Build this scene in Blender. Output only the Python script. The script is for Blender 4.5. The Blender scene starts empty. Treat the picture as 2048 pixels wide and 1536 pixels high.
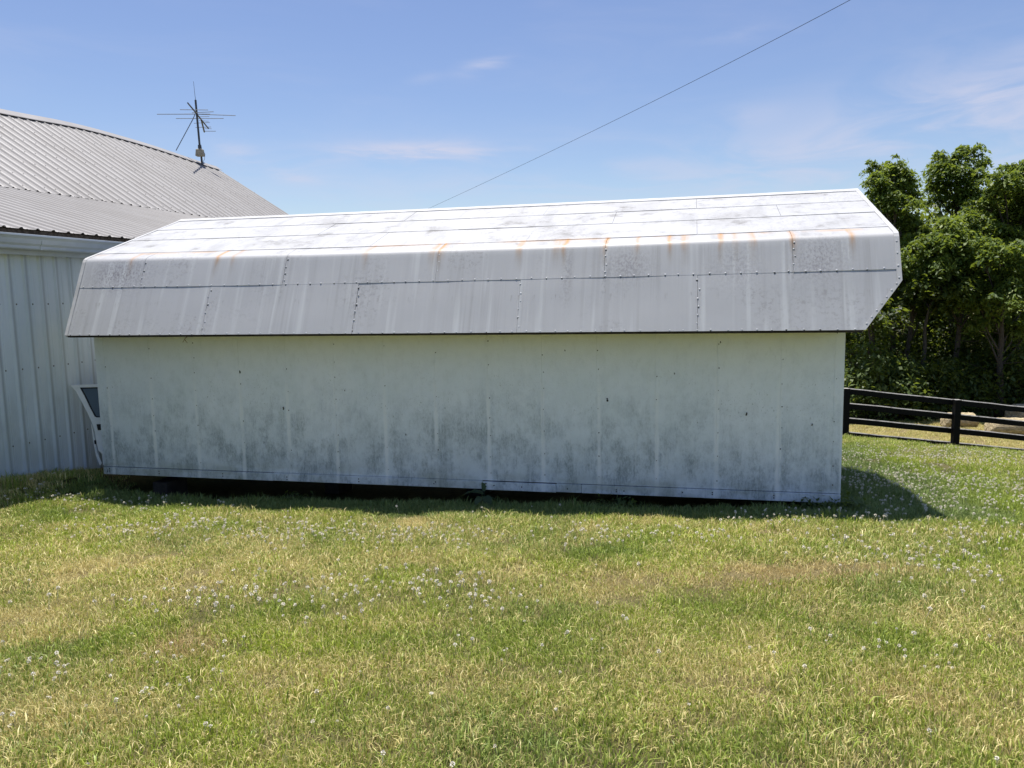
import bpy, bmesh, math, random
import numpy as np
from mathutils import Vector, Matrix
rng = np.random.default_rng(7)
random.seed(7)
sc = bpy.context.scene
COL = sc.collection

# ------------------------------------------------------------------ camera
CAMZ = 1.6
F = 1540.0                      # focal length in pixels of the 2048 px wide photograph
PITCH, ROLL, YAW = 0.11758881, -0.01895327, 0.22849096
fw = np.array([0, math.cos(PITCH), -math.sin(PITCH)])
up0 = np.array([0, math.sin(PITCH), math.cos(PITCH)])
rt0 = np.array([1.0, 0, 0])
rt = math.cos(ROLL) * rt0 + math.sin(ROLL) * up0
up = -math.sin(ROLL) * rt0 + math.cos(ROLL) * up0
cam_d = bpy.data.cameras.new('camera')
cam = bpy.data.objects.new('camera', cam_d)
COL.objects.link(cam)
cam.matrix_world = Matrix(((rt[0], up[0], -fw[0], 0), (rt[1], up[1], -fw[1], 0), (rt[2], up[2], -fw[2], CAMZ), (0, 0, 0, 1)))
cam_d.sensor_width = 36.0
cam_d.lens = 36.0 * F / 2048.0
cam_d.clip_start = 0.05
cam_d.clip_end = 5000
sc.camera = cam

# ------------------------------------------------------------------ world, sun, exposure
AX = np.array([math.cos(YAW), -math.sin(YAW), 0.0])    # along the shed, left to right
BX = np.array([math.sin(YAW), math.cos(YAW), 0.0])     # along the barn, away from the camera
SUN_ALONG, SUN_BACK = 0.15, 0.19
tosun = -SUN_ALONG * AX + SUN_BACK * BX + np.array([0, 0, 1.0])
tosun /= np.linalg.norm(tosun)
SUN_EL = math.asin(tosun[2])
SUN_AZ = math.atan2(tosun[0], tosun[1])
sun_d = bpy.data.lights.new('sun', 'SUN')
sun_d.energy = 4.7
sun_d.angle = math.radians(0.53)
sun_d.color = (1.0, 0.95, 0.87)
sun = bpy.data.objects.new('sun', sun_d)
COL.objects.link(sun)
sun.rotation_euler = Vector(tosun).to_track_quat('Z', 'Y').to_euler()
sun.location = (0, 0, 30)

VS = sc.view_settings
VS.view_transform = 'Standard'
VS.look = 'None'
VS.gamma = 1.0
VS.use_curve_mapping = False
VS.exposure = 0.68
SKY_STRENGTH = 0.084


def pxdir(px, py):
    d = rt * (px - 1024) / F + up * (768 - py) / F + fw
    return d


class NT:
    """small helper to write node trees"""
    def __init__(self, tree):
        self.t = tree
        self.t.nodes.clear()

    def n(self, typ, ins=None, **props):
        nd = self.t.nodes.new(typ)
        for k, v in props.items():
            setattr(nd, k, v)
        if ins:
            for k, v in ins.items():
                s = nd.inputs[k]
                if isinstance(v, bpy.types.NodeSocket):
                    self.t.links.new(v, s)
                else:
                    s.default_value = v
        return nd

    def math(self, op, a, b=None, c=None, clamp=False):
        ins = {0: a}
        if b is not None: ins[1] = b
        if c is not None: ins[2] = c
        return self.n('ShaderNodeMath', ins, operation=op, use_clamp=clamp).outputs[0]

    def mix(self, fac, a, b, mode='MIX'):
        nd = self.n('ShaderNodeMix', None, data_type='RGBA', blend_type=mode)
        for s, v in ((nd.inputs[0], fac), (nd.inputs[6], a), (nd.inputs[7], b)):
            if isinstance(v, bpy.types.NodeSocket):
                self.t.links.new(v, s)
            else:
                s.default_value = v if not isinstance(v, tuple) else (*v[:3], 1)
        return nd.outputs[2]

    def rng(self, v, a, b, c=0.0, d=1.0, smooth=True):
        nd = self.n('ShaderNodeMapRange', {0: v, 1: a, 2: b, 3: c, 4: d})
        if smooth: nd.interpolation_type = 'SMOOTHSTEP'
        return nd.outputs[0]

    def noise(self, vec, scale, detail=4, rough=0.55, dist=0.0):
        return self.n('ShaderNodeTexNoise', {'Vector': vec, 'Scale': scale, 'Detail': detail, 'Roughness': rough, 'Distortion': dist}).outputs[0]

    def mapv(self, vec, scale=(1, 1, 1), loc=(0, 0, 0)):
        return self.n('ShaderNodeMapping', {'Vector': vec, 'Scale': scale, 'Location': loc}).outputs[0]


def rgb(r, g, b):
    return (r, g, b, 1.0)


world = bpy.data.worlds.new('World')
sc.world = world
world.use_nodes = True
w = NT(world.node_tree)
sky = w.n('ShaderNodeTexSky', None, sky_type='NISHITA', sun_disc=False, sun_elevation=SUN_EL, sun_rotation=SUN_AZ)
sky.air_density = 1.0
sky.dust_density = 0.6
sky.ozone_density = 2.0
dirv = w.n('ShaderNodeTexCoord').outputs['Generated']
sep = w.n('ShaderNodeSeparateXYZ', {0: dirv})
skycol = w.n('ShaderNodeHueSaturation', {'Hue': 0.512, 'Saturation': 1.06, 'Value': 1.0, 'Color': sky.outputs[0]}).outputs[0]
# thin cirrus: an even veil of streaky noise plus a few wisps
nz = w.noise(w.mapv(dirv, (2.2, 2.2, 9.0)), 1.6, 7, 0.6, 0.6)
veil = w.rng(nz, 0.42, 0.80, 0, 0.20)
fine = w.noise(w.mapv(dirv, (2.2, 2.2, 9.0)), 2.6, 6, 0.55, 0.8)
fine_m = w.rng(fine, 0.36, 0.66)
wisps = None
for (px, py, ax, ay, tilt, amt) in ((820, 308, 0.115, 0.012, 0.03, 1.1), (968, 130, 0.030, 0.009, 0.25, 0.7), (850, 158, 0.02, 0.006, 0.2, 0.2), (525, 325, 0.055, 0.011, -0.35, 0.75),
                                    (2000, 235, 0.22, 0.06, 0.10, 0.75), (1500, 232, 0.05, 0.014, 0.1, 0.22), (1250, 350, 0.45, 0.045, 0.0, 0.30), (1480, 70, 0.06, 0.012, 0.0, 0.18)):
    c = pxdir(px, py); c = c / np.linalg.norm(c)
    t1 = np.cross(c, [0, 0, 1.0]); t1 /= np.linalg.norm(t1)
    t2 = np.cross(t1, c)
    e1 = math.cos(tilt) * t1 + math.sin(tilt) * t2
    e2 = -math.sin(tilt) * t1 + math.cos(tilt) * t2
    a = w.n('ShaderNodeVectorMath', {0: dirv, 1: tuple(e1 / ax)}, operation='DOT_PRODUCT').outputs['Value']
    b = w.n('ShaderNodeVectorMath', {0: dirv, 1: tuple(e2 / ay)}, operation='DOT_PRODUCT').outputs['Value']
    f = w.n('ShaderNodeVectorMath', {0: dirv, 1: tuple(c)}, operation='DOT_PRODUCT').outputs['Value']
    r2 = w.math('ADD', w.math('MULTIPLY', a, a), w.math('MULTIPLY', b, b))
    g = w.math('MULTIPLY', w.math('EXPONENT', w.math('MULTIPLY', r2, -1.0)), w.math('GREATER_THAN', f, 0.0))
    g = w.math('MULTIPLY', g, amt)
    wisps = g if wisps is None else w.math('ADD', wisps, g)
wisps = w.math('MULTIPLY', wisps, fine_m)
cl = w.math('ADD', w.math('MULTIPLY', veil, 0.6), wisps, clamp=True)
cloudy = w.mix(cl, skycol, rgb(4.9, 5.0, 6.1))
bg = w.n('ShaderNodeBackground', {'Color': cloudy, 'Strength': SKY_STRENGTH})
w.n('ShaderNodeOutputWorld', {'Surface': bg.outputs[0]})


# ------------------------------------------------------------------ helpers
def link(o, parent=None):
    COL.objects.link(o)
    if parent is not None:
        o.parent = parent
    return o


def tag(o, label=None, cat=None, group=None, kind=None):
    if label: o['label'] = label
    if cat: o['category'] = cat
    if group: o['group'] = group
    if kind: o['kind'] = kind
    return o


def empty(name, loc, rz=0.0, label=None, cat=None, group=None):
    o = bpy.data.objects.new(name, None)
    o.empty_display_size = 0.2
    o.location = loc
    o.rotation_euler = (0, 0, rz)
    COL.objects.link(o)
    return tag(o, label, cat, group)


def mesh_obj(name, V, Fc, m, parent=None, smooth=False, attrs=None):
    me = bpy.data.meshes.new(name)
    V = np.asarray(V, dtype=np.float32).reshape(-1, 3)
    if isinstance(Fc, np.ndarray):
        nf, k = Fc.shape
        me.vertices.add(len(V)); me.vertices.foreach_set('co', V.ravel())
        me.loops.add(nf * k); me.loops.foreach_set('vertex_index', Fc.astype(np.int32).ravel())
        me.polygons.add(nf)
        me.polygons.foreach_set('loop_start', np.arange(0, nf * k, k, dtype=np.int32))
        me.polygons.foreach_set('loop_total', np.full(nf, k, dtype=np.int32))
        me.update(calc_edges=True)
    else:
        me.from_pydata([tuple(map(float, v)) for v in V], [], [tuple(int(i) for i in f) for f in Fc])
        me.update()
    if attrs:
        for an, av in attrs.items():
            at = me.attributes.new(an, 'FLOAT', 'POINT')
            at.data.foreach_set('value', np.asarray(av, dtype=np.float32))
    if smooth:
        me.polygons.foreach_set('use_smooth', np.ones(len(me.polygons), dtype=bool))
    if m is not None:
        me.materials.append(m)
    o = bpy.data.objects.new(name, me)
    return link(o, parent)


class MB:
    """collects shapes into one mesh"""
    def __init__(self):
        self.V = []; self.F = []

    def add(self, V, Fc):
        o = len(self.V)
        self.V.extend([tuple(map(float, v)) for v in V])
        self.F.extend([tuple(int(i) + o for i in f) for f in Fc])

    def box(self, x0, x1, y0, y1, z0, z1, bev=0.0):
        if bev <= 0:
            V = [(x0, y0, z0), (x1, y0, z0), (x1, y1, z0), (x0, y1, z0), (x0, y0, z1), (x1, y0, z1), (x1, y1, z1), (x0, y1, z1)]
            self.add(V, [(0, 3, 2, 1), (4, 5, 6, 7), (0, 1, 5, 4), (1, 2, 6, 5), (2, 3, 7, 6), (3, 0, 4, 7)])
            return
        bm = bmesh.new()
        bmesh.ops.create_cube(bm, size=1.0)
        for v in bm.verts:
            v.co = Vector(((x0 + x1) / 2 + v.co.x * (x1 - x0), (y0 + y1) / 2 + v.co.y * (y1 - y0), (z0 + z1) / 2 + v.co.z * (z1 - z0)))
        bmesh.ops.bevel(bm, geom=list(bm.edges), offset=bev, segments=1, affect='EDGES')
        self.add_bm(bm)

    def add_bm(self, bm):
        bm.verts.index_update()
        self.add([v.co[:] for v in bm.verts], [[v.index for v in f.verts] for f in bm.faces])
        bm.free()

    def tube(self, pts, rad, sides=6, caps=True):
        pts = [np.asarray(p, float) for p in pts]
        n = len(pts)
        if not hasattr(rad, '__len__'): rad = [rad] * n
        V = []; prev = None
        for i in range(n):
            t = pts[min(i + 1, n - 1)] - pts[max(i - 1, 0)]
            t = t / (np.linalg.norm(t) + 1e-9)
            ref = np.array([0, 0, 1.0]) if abs(t[2]) < 0.9 else np.array([1.0, 0, 0])
            u = np.cross(t, ref) if prev is None else prev - t * (prev @ t)
            u /= np.linalg.norm(u) + 1e-9
            prev = u
            v = np.cross(t, u)
            for k in range(sides):
                a = 2 * math.pi * k / sides
                V.append(pts[i] + rad[i] * (math.cos(a) * u + math.sin(a) * v))
        Fc = []
        for i in range(n - 1):
            for k in range(sides):
                a = i * sides + k; b = i * sides + (k + 1) % sides
                Fc.append((a, b, b + sides, a + sides))
        if caps:
            Fc.append(tuple(range(sides - 1, -1, -1)))
            Fc.append(tuple((n - 1) * sides + k for k in range(sides)))
        self.add(V, Fc)

    def prism(self, poly, axis_fn, d0, d1):
        """poly: 2D points, axis_fn(p, d) -> 3D"""
        n = len(poly)
        V = [axis_fn(p, d0) for p in poly] + [axis_fn(p, d1) for p in poly]
        Fc = [tuple(range(n - 1, -1, -1)), tuple(range(n, 2 * n))]
        for i in range(n):
            j = (i + 1) % n
            Fc.append((i, j, j + n, i + n))
        self.add(V, Fc)

    def build(self, name, m, parent=None, smooth=False):
        return mesh_obj(name, self.V, self.F, m, parent, smooth)


def new_mat(name):
    m = bpy.data.materials.new(name)
    m.use_nodes = True
    return m, NT(m.node_tree)


def finish(nt, color, rough=0.6, spec=0.4, bump=None, bump_d=0.01, metallic=0.0, bump_s=1.0):
    ins = {'Base Color': color, 'Roughness': rough, 'Specular IOR Level': spec, 'Metallic': metallic}
    if bump is not None:
        ins['Normal'] = nt.n('ShaderNodeBump', {'Height': bump, 'Distance': bump_d, 'Strength': bump_s}).outputs[0]
    b = nt.n('ShaderNodeBsdfPrincipled', ins)
    nt.n('ShaderNodeOutputMaterial', {'Surface': b.outputs[0]})


def ocoord(nt):
    return nt.n('ShaderNodeTexCoord').outputs['Object']


def simple_mat(name, col, rough=0.6, var=0.25, scale=8.0, spec=0.4, metallic=0.0, stretch=(1, 1, 1), bump=0.0):
    m, nt = new_mat(name)
    c = ocoord(nt)
    n1 = nt.noise(nt.mapv(c, stretch), scale, 6, 0.6)
    k = nt.rng(n1, 0.3, 0.7, 1 - var, 1 + var)
    colr = nt.n('ShaderNodeVectorMath', {0: col[:3], 3: k}, operation='SCALE').outputs[0]
    finish(nt, colr, rough, spec, n1 if bump else None, bump or 0.01, metallic)
    return m


# ------------------------------------------------------------------ terrain
QX = np.array([-math.cos(YAW), math.sin(YAW), 0.0])     # towards the barn (left)


def sst(a, b, x):
    t = np.clip((x - a) / (b - a), 0, 1)   # also falls when b < a
    return t * t * (3 - 2 * t)


LB_ = np.array([-5.0742, 9.3741])
GY = [-2000, -30, -5, 2.6, 6.3, 7.44, 9.37, 18.5, 26, 34, 60, 2000]
GZ = [0.4, 0.35, 0.25, -0.08, -0.45, -0.60, -0.81, -1.93, -3.25, -3.9, -4.4, -6.0]


def ground(X, Y):
    X = np.asarray(X, float); Y = np.asarray(Y, float)
    q = X * QX[0] + Y * QX[1]
    z = np.interp(Y, GY, GZ)
    z = z + 0.10 * np.clip(-X - 4.3, 0, 2) * (1 - sst(14, 26, Y)) + 0.17 * sst(6.9, 7.5, q) * (1 - sst(14, 26, Y))
    z = z - 0.118 * np.clip(X - 7.0, 0, 14) * sst(9, 18, Y) * (1 - sst(20, 27, Y))
    dx_ = (X - LB_[0]) * AX[0] + (Y - LB_[1]) * AX[1]; dy_ = (X - LB_[0]) * BX[0] + (Y - LB_[1]) * BX[1]
    z = z - 0.07 * sst(-.45, .05, dy_) * sst(4.5, 3.4, dy_) * sst(-.5, .4, dx_) * sst(9.2, 7.2, dx_)
    z = z + 0.012 * np.sin(X * 2.1 + 1.3) * np.cos(Y * 1.7) + 0.008 * np.sin(X * 4.7 + Y * 3.1)
    return z


def ghit(px, py):
    """the point of the ground seen at a pixel of the photograph"""
    d = pxdir(px, py)
    lo, hi = 0.5, 120.0
    for _ in range(50):
        m = (lo + hi) / 2
        if CAMZ + d[2] * m > ground(d[0] * m, d[1] * m): lo = m
        else: hi = m
    return np.array([d[0] * lo, d[1] * lo, CAMZ + d[2] * lo])


def at_depth(px, py, depth):
    d = pxdir(px, py)
    d = d * (depth / d[1])
    return np.array([d[0], d[1], CAMZ + d[2]])


# dry and green patches of the lawn, worn into it where the photograph shows them
def patches(spec):
    out = []
    for (px, py, rx, ry, s) in spec:
        c = ghit(px, py); ex = ghit(px + rx, py); ey = ghit(px, py + ry)
        out.append((c[0], c[1], abs(ex[0] - c[0]) + 1e-3, abs(ey[1] - c[1]) + 1e-3, s))
    return out


DRY = patches([(200, 1150, 330, 50, .55), (430, 1145, 220, 40, .45), (355, 1300, 62, 32, 1.1), (830, 1050, 60, 14, .9), (1010, 1150, 110, 26, .65), (1230, 1165, 190, 35, .6),
               (1540, 1150, 190, 28, 1.0), (1690, 1140, 110, 24, 1.0), (1850, 1410, 170, 60, .6), (1480, 1330, 160, 60, .5), (930, 1370, 150, 45, .5), (60, 1250, 130, 45, .75), (120, 1430, 200, 40, .55),
               (560, 1400, 120, 60, .4), (1320, 1040, 160, 12, .5), (980, 1065, 220, 14, .4), (1930, 1250, 200, 40, .45), (1180, 1420, 200, 60, .35), (60, 1080, 160, 22, .4), (760, 1120, 120, 22, .35), (1640, 1075, 120, 18, .45), (1960, 1470, 140, 40, .55), (830, 1480, 120, 35, .4), (250, 975, 90, 14, .6)])
RED = patches([(355, 1300, 55, 28, .9), (1520, 1160, 140, 24, .8), (1690, 1145, 100, 18, 1.0), (1830, 1420, 90, 40, .5), (1230, 1170, 60, 20, .4)])
GREEN = patches([(90, 1330, 120, 60, .7), (1230, 1110, 110, 26, .8), (1310, 1100, 60, 26, .6), (920, 1180, 90, 26, .5), (1120, 1225, 140, 28, .6), (1400, 1220, 90, 40, .6), (1770, 1180, 90, 50, .7), (1700, 1290, 120, 40, .6),
                 (1500, 1110, 40, 14, .7), (700, 1300, 140, 40, .35), (560, 1210, 160, 40, .5), (1680, 1080, 130, 22, .6), (1900, 1100, 180, 40, .5), (1850, 960, 160, 60, .5), (900, 1480, 160, 40, .5), (150, 1510, 160, 30, .5), (1050, 1510, 150, 40, .4), (300, 1080, 100, 18, .4), (430, 1025, 400, 12, .5), (1300, 1030, 500, 10, .4)])


def pmask(P, X, Y):
    m = np.zeros_like(X)
    for (cx, cy, rx, ry, s) in P:
        d = ((X - cx) / rx) ** 2 + ((Y - cy) / ry) ** 2
        m = np.maximum(m, s * np.exp(-d * 0.8))
    return m


def vnoise(X, Y, scale, seed):
    r = np.random.default_rng(seed)
    T = r.random((64, 64))
    x = X * scale; y = Y * scale
    xi = np.floor(x).astype(int); yi = np.floor(y).astype(int)
    fx = x - xi; fy = y - yi
    fx = fx * fx * (3 - 2 * fx); fy = fy * fy * (3 - 2 * fy)
    g = lambda a, b: T[a % 64, b % 64]
    return (g(xi, yi) * (1 - fx) + g(xi + 1, yi) * fx) * (1 - fy) + (g(xi, yi + 1) * (1 - fx) + g(xi + 1, yi + 1) * fx) * fy


def fbm(X, Y, s, seed):
    return (vnoise(X, Y, s, seed) * .5 + vnoise(X, Y, s * 2.1, seed + 1) * .3 + vnoise(X, Y, s * 4.3, seed + 2) * .2)


FENCE_Y = 19.6
LB_ = np.array([-5.0742, 9.3741])


def field_mask(X, Y):
    return sst(19.3, 20.6, Y) * (1 - sst(27.5, 29.5, Y + 0.6 * np.sin(X)))


def dryness(X, Y):
    n = fbm(X, Y, 0.9, 11)
    d = 0.36 + 0.34 * (n - 0.5)
    d = d + 0.80 * pmask(DRY, X, Y) - 0.34 * pmask(GREEN, X, Y) + .4 * (vnoise(X, Y, 3.2, 71) - .5) + .5 * (vnoise(X, Y, 8.0, 72) - .5)
    d = d + .45 * sst(7.0, 7.45, X * QX[0] + Y * QX[1]) * (1 - sst(12, 14, Y))
    right = sst(3.6, 5.5, X) * sst(6, 8, Y)
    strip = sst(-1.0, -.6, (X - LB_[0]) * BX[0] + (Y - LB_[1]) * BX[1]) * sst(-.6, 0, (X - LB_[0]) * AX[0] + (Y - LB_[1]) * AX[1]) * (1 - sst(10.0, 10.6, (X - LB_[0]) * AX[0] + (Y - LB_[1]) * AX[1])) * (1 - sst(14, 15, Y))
    d = d - 0.12 * right - .6 * strip  # wall strip set greener, painting the shed's shadow into grass and soil
    f = field_mask(X, Y)
    d = d * (1 - f) + (0.72 + 0.3 * fbm(X, Y, 0.6, 5)) * f
    return np.clip(d, 0.03, 1.0)


# ground sheet
def axis_grid(lo, hi, step, far):
    a = list(np.arange(lo, hi + 1e-6, step))
    s = step
    x = hi
    right = []
    while x < far:
        s *= 1.45; x += s; right.append(x)
    s = step; x = lo
    left = []
    while x > -far:
        s *= 1.45; x -= s; left.append(x)
    return np.array(left[::-1] + a + right)


gx = axis_grid(-13, 26, 0.28, 2500)
gy = axis_grid(-4, 38, 0.28, 2500)
XX, YY = np.meshgrid(gx, gy)
ZZ = ground(XX, YY)
nx, ny = len(gx), len(gy)
idx = np.arange(nx * ny).reshape(ny, nx)
quads = np.stack([idx[:-1, :-1], idx[:-1, 1:], idx[1:, 1:], idx[1:, :-1]], -1).reshape(-1, 4)
mg, nt = new_mat('soil_and_thatch')
pos = nt.n('ShaderNodeNewGeometry').outputs['Position']
dry_a = nt.n('ShaderNodeAttribute', None, attribute_name='dry').outputs['Fac']
n1 = nt.noise(pos, 14.0, 8, 0.7)
n2 = nt.noise(pos, 90.0, 6, 0.8)
wet = nt.mix(nt.rng(n1, .3, .7), rgb(.045, .055, .018), rgb(.10, .10, .038))
dryc = nt.mix(nt.rng(n2, .3, .7), rgb(.10, .08, .035), rgb(.36, .29, .145))
finish(nt, nt.mix(dry_a, wet, dryc), 0.95, 0.1, n2, 0.02)
g = mesh_obj('ground', np.stack([XX.ravel(), YY.ravel(), ZZ.ravel()], -1), quads, mg, None, True, {'dry': dryness(XX.ravel(), YY.ravel())})
tag(g, 'mown lawn sloping down to a straw coloured field and a treeline', kind='structure')

# ------------------------------------------------------------------ materials of the buildings
L_SHED = 8.53
RUST1 = [0.666, 1.796, 2.004, 3.616, 4.385, 4.467, 5.33, 5.716, 5.796]
RUST2 = [6.217, 6.535, 6.859, 7.007, 7.349, 7.493, 7.652, 8.022, 8.547]


def peaks(nt, x, centers, amps, wd):
    """1-D function with narrow peaks: a colour ramp read along x/9"""
    r = nt.n('ShaderNodeValToRGB', {0: nt.math('DIVIDE', x, 9.0)})
    cr = r.color_ramp
    stops = []
    for c, a in zip(centers, amps):
        stops += [((c - wd) / 9, 0.0), (c / 9, a), ((c + wd) / 9, 0.0)]
    stops.sort()
    cr.elements[0].position = 0.0; cr.elements[0].color = (0, 0, 0, 1)
    cr.elements[1].position = 1.0; cr.elements[1].color = (0, 0, 0, 1)
    for p_, v_ in stops:
        e = cr.elements.new(min(max(p_, 0), 1)); e.color = (v_, v_, v_, 1)
    return r.outputs[0]


def roof_paint():
    m, nt = new_mat('weathered_white_roof_paint')
    c = ocoord(nt)
    s = nt.n('ShaderNodeSeparateXYZ', {0: c})
    x, y, z = s.outputs
    base = rgb(.428, .436, .452)
    n1 = nt.noise(nt.mapv(c, (1, 1, 1)), 1.7, 8, 0.62)
    n1c = nt.noise(nt.mapv(c, (1.6, 1.6, 1.6), (2, 5, 1)), 3.2, 9, 0.7)
    upm = nt.rng(z, 2.60, 2.64)
    col = nt.mix(nt.math('MULTIPLY', nt.rng(n1, .44, .70, 0, .6), nt.math('MULTIPLY_ADD', upm, .85, .12)), base, rgb(.29, .29, .287))
    col = nt.mix(nt.math('MULTIPLY', nt.rng(n1c, .50, .66), nt.math('MULTIPLY', nt.rng(n1, .40, .6), upm)), col, rgb(.215, .212, .207))
    lng = nt.noise(nt.mapv(c, (2.2, .5, .5), (0, 3, 0)), 2.4, 6, .6)
    col = nt.mix(nt.math('MULTIPLY', nt.rng(lng, .50, .72, 0, .6), upm), col, rgb(.285, .29, .295))
    n2 = nt.noise(c, 26, 8, 0.75)
    n2b = nt.noise(nt.mapv(c, (1, 1, 1), (7, 3, 1)), 1.4, 3, 0.5)
    spk = nt.math('MULTIPLY', nt.rng(n2, .50, .60), nt.rng(n2b, .48, .66))
    col = nt.mix(nt.math('MULTIPLY', spk, .6), col, rgb(.27, .265, .27))
    # runs of dirt down the steep slope
    low = nt.rng(z, 2.60, 2.55)
    st = nt.noise(nt.mapv(c, (13, .3, .28)), 1.0, 5, 0.62)
    st2 = nt.noise(nt.mapv(c, (48, .3, .55)), 1.0, 4, 0.6)
    amt = nt.rng(nt.noise(nt.mapv(c, (1.0, .2, .5)), 1.3, 3, .5), .35, .65, .15, 1.0)
    run = nt.math('MULTIPLY', nt.math('MULTIPLY', nt.rng(st, .46, .74), low), amt)
    col = nt.mix(nt.math('MULTIPLY', run, .62), col, rgb(.31, .31, .315))
    run2 = nt.math('MULTIPLY', nt.math('MULTIPLY', nt.rng(st2, .54, .74), low), amt)
    col = nt.mix(nt.math('MULTIPLY', run2, .45), col, rgb(.28, .275, .27))
    # pale drip marks
    st3 = nt.noise(nt.mapv(c, (9, .3, .5), (3, 0, 0)), 1.0, 3, 0.5)
    col = nt.mix(nt.math('MULTIPLY', nt.math('MULTIPLY', nt.rng(st3, .52, .70), low), .65), col, rgb(.56, .58, .59))
    # grain of old black lichen in patches
    lich = None
    for (cx, cz, rx, rz, a) in ((.55, 2.42, .38, .17, 1.0), (6.45, 2.38, .22, .16, .75), (8.25, 2.40, .22, .2, .8), (5.85, 2.3, .05, .3, .6), (7.5, 2.35, .2, .2, .5)):
        dx = nt.math('DIVIDE', nt.math('SUBTRACT', x, cx), rx); dz = nt.math('DIVIDE', nt.math('SUBTRACT', z, cz), rz)
        e = nt.math('MULTIPLY', nt.math('EXPONENT', nt.math('MULTIPLY', nt.math('ADD', nt.math('MULTIPLY', dx, dx), nt.math('MULTIPLY', dz, dz)), -1.0)), a)
        lich = e if lich is None else nt.math('MAXIMUM', lich, e)
    nl = nt.noise(nt.mapv(c, (1, 1, .6)), 48, 5, 0.7)
    col = nt.mix(nt.math('MULTIPLY', nt.math('MULTIPLY', lich, nt.rng(nl, .44, .60)), .8), col, rgb(.20, .19, .205))
    # rust runs from the nails of the upper lap
    jit = nt.math('MULTIPLY_ADD', nt.noise(c, 5.0, 3), 0.10, -0.05)
    xj = nt.math('ADD', x, nt.math('ADD', nt.math('MULTIPLY', jit, .55), 0.0))
    rr_ = np.random.default_rng(3)
    pk = nt.math('ADD', peaks(nt, xj, RUST1, [.6, 1, .5, .7, .8, 1, .9, .7, 1], .042), peaks(nt, xj, RUST2, [1, .6, .9, .9, 1, .5, .8, 1, .9], .036), clamp=True)
    fall = nt.math('MULTIPLY', nt.rng(z, 2.30, 2.66), nt.rng(z, 2.695, 2.675))
    pk2 = nt.math('MULTIPLY', pk, fall)
    brk = nt.rng(nt.noise(nt.mapv(c, (30, 1, 5)), 1.0, 4), .25, .6, .45, 1.0)
    rf = nt.math('MULTIPLY', nt.math('MULTIPLY', pk2, brk), 1.0, clamp=True)
    rc = nt.mix(nt.rng(z, 2.45, 2.66), rgb(.22, .16, .09), rgb(.50, .23, .045))
    col = nt.mix(nt.math('MULTIPLY', rf, 1.0), col, rc)
    edge = nt.math('MULTIPLY', nt.rng(z, 2.655, 2.672), nt.rng(z, 2.690, 2.680))
    en = nt.rng(nt.noise(nt.mapv(c, (2.2, .2, .2)), 1.0, 3), .42, .66)
    col = nt.mix(nt.math('MULTIPLY', nt.math('MULTIPLY', edge, en), .4), col, rgb(.50, .27, .09))
    # tar and dirt smeared along the upright laps of the steep slope
    for cs, z0, z1 in (((.855, 2.675, 4.448, 6.222, 8.013), 2.10, 2.60), ((1.783, 3.584, 5.367, 7.132), 1.74, 2.10)):
        pj = peaks(nt, nt.math('ADD', x, nt.math('MULTIPLY', jit, .25)), cs, [1.0, .8, 1.0, .9, 1.0][:len(cs)], .016)
        zz = nt.math('MULTIPLY', nt.rng(z, z0, z0 + .02), nt.rng(z, z1, z1 - .02))
        nj = nt.rng(nt.noise(nt.mapv(c, (40, 1, 22)), 1.0, 4, .7), .48, .60)
        col = nt.mix(nt.math('MULTIPLY', nt.math('MULTIPLY', nt.math('MULTIPLY', pj, zz), nj), .38), col, rgb(.14, .135, .13))
    # grime below the long lap
    lp = nt.math('MULTIPLY', nt.rng(z, 2.02, 2.09), nt.rng(nt.noise(nt.mapv(c, (26, .2, 2.5)), 1.0, 5, .7), .54, .70))
    lp = nt.math('MULTIPLY', lp, nt.rng(z, 2.115, 2.10))
    col = nt.mix(nt.math('MULTIPLY', lp, .55), col, rgb(.22, .21, .20))
    finish(nt, col, 0.5, 0.4, nt.noise(nt.mapv(c, (1, 1, .5)), 5, 2), 0.0018)
    return m


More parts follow.
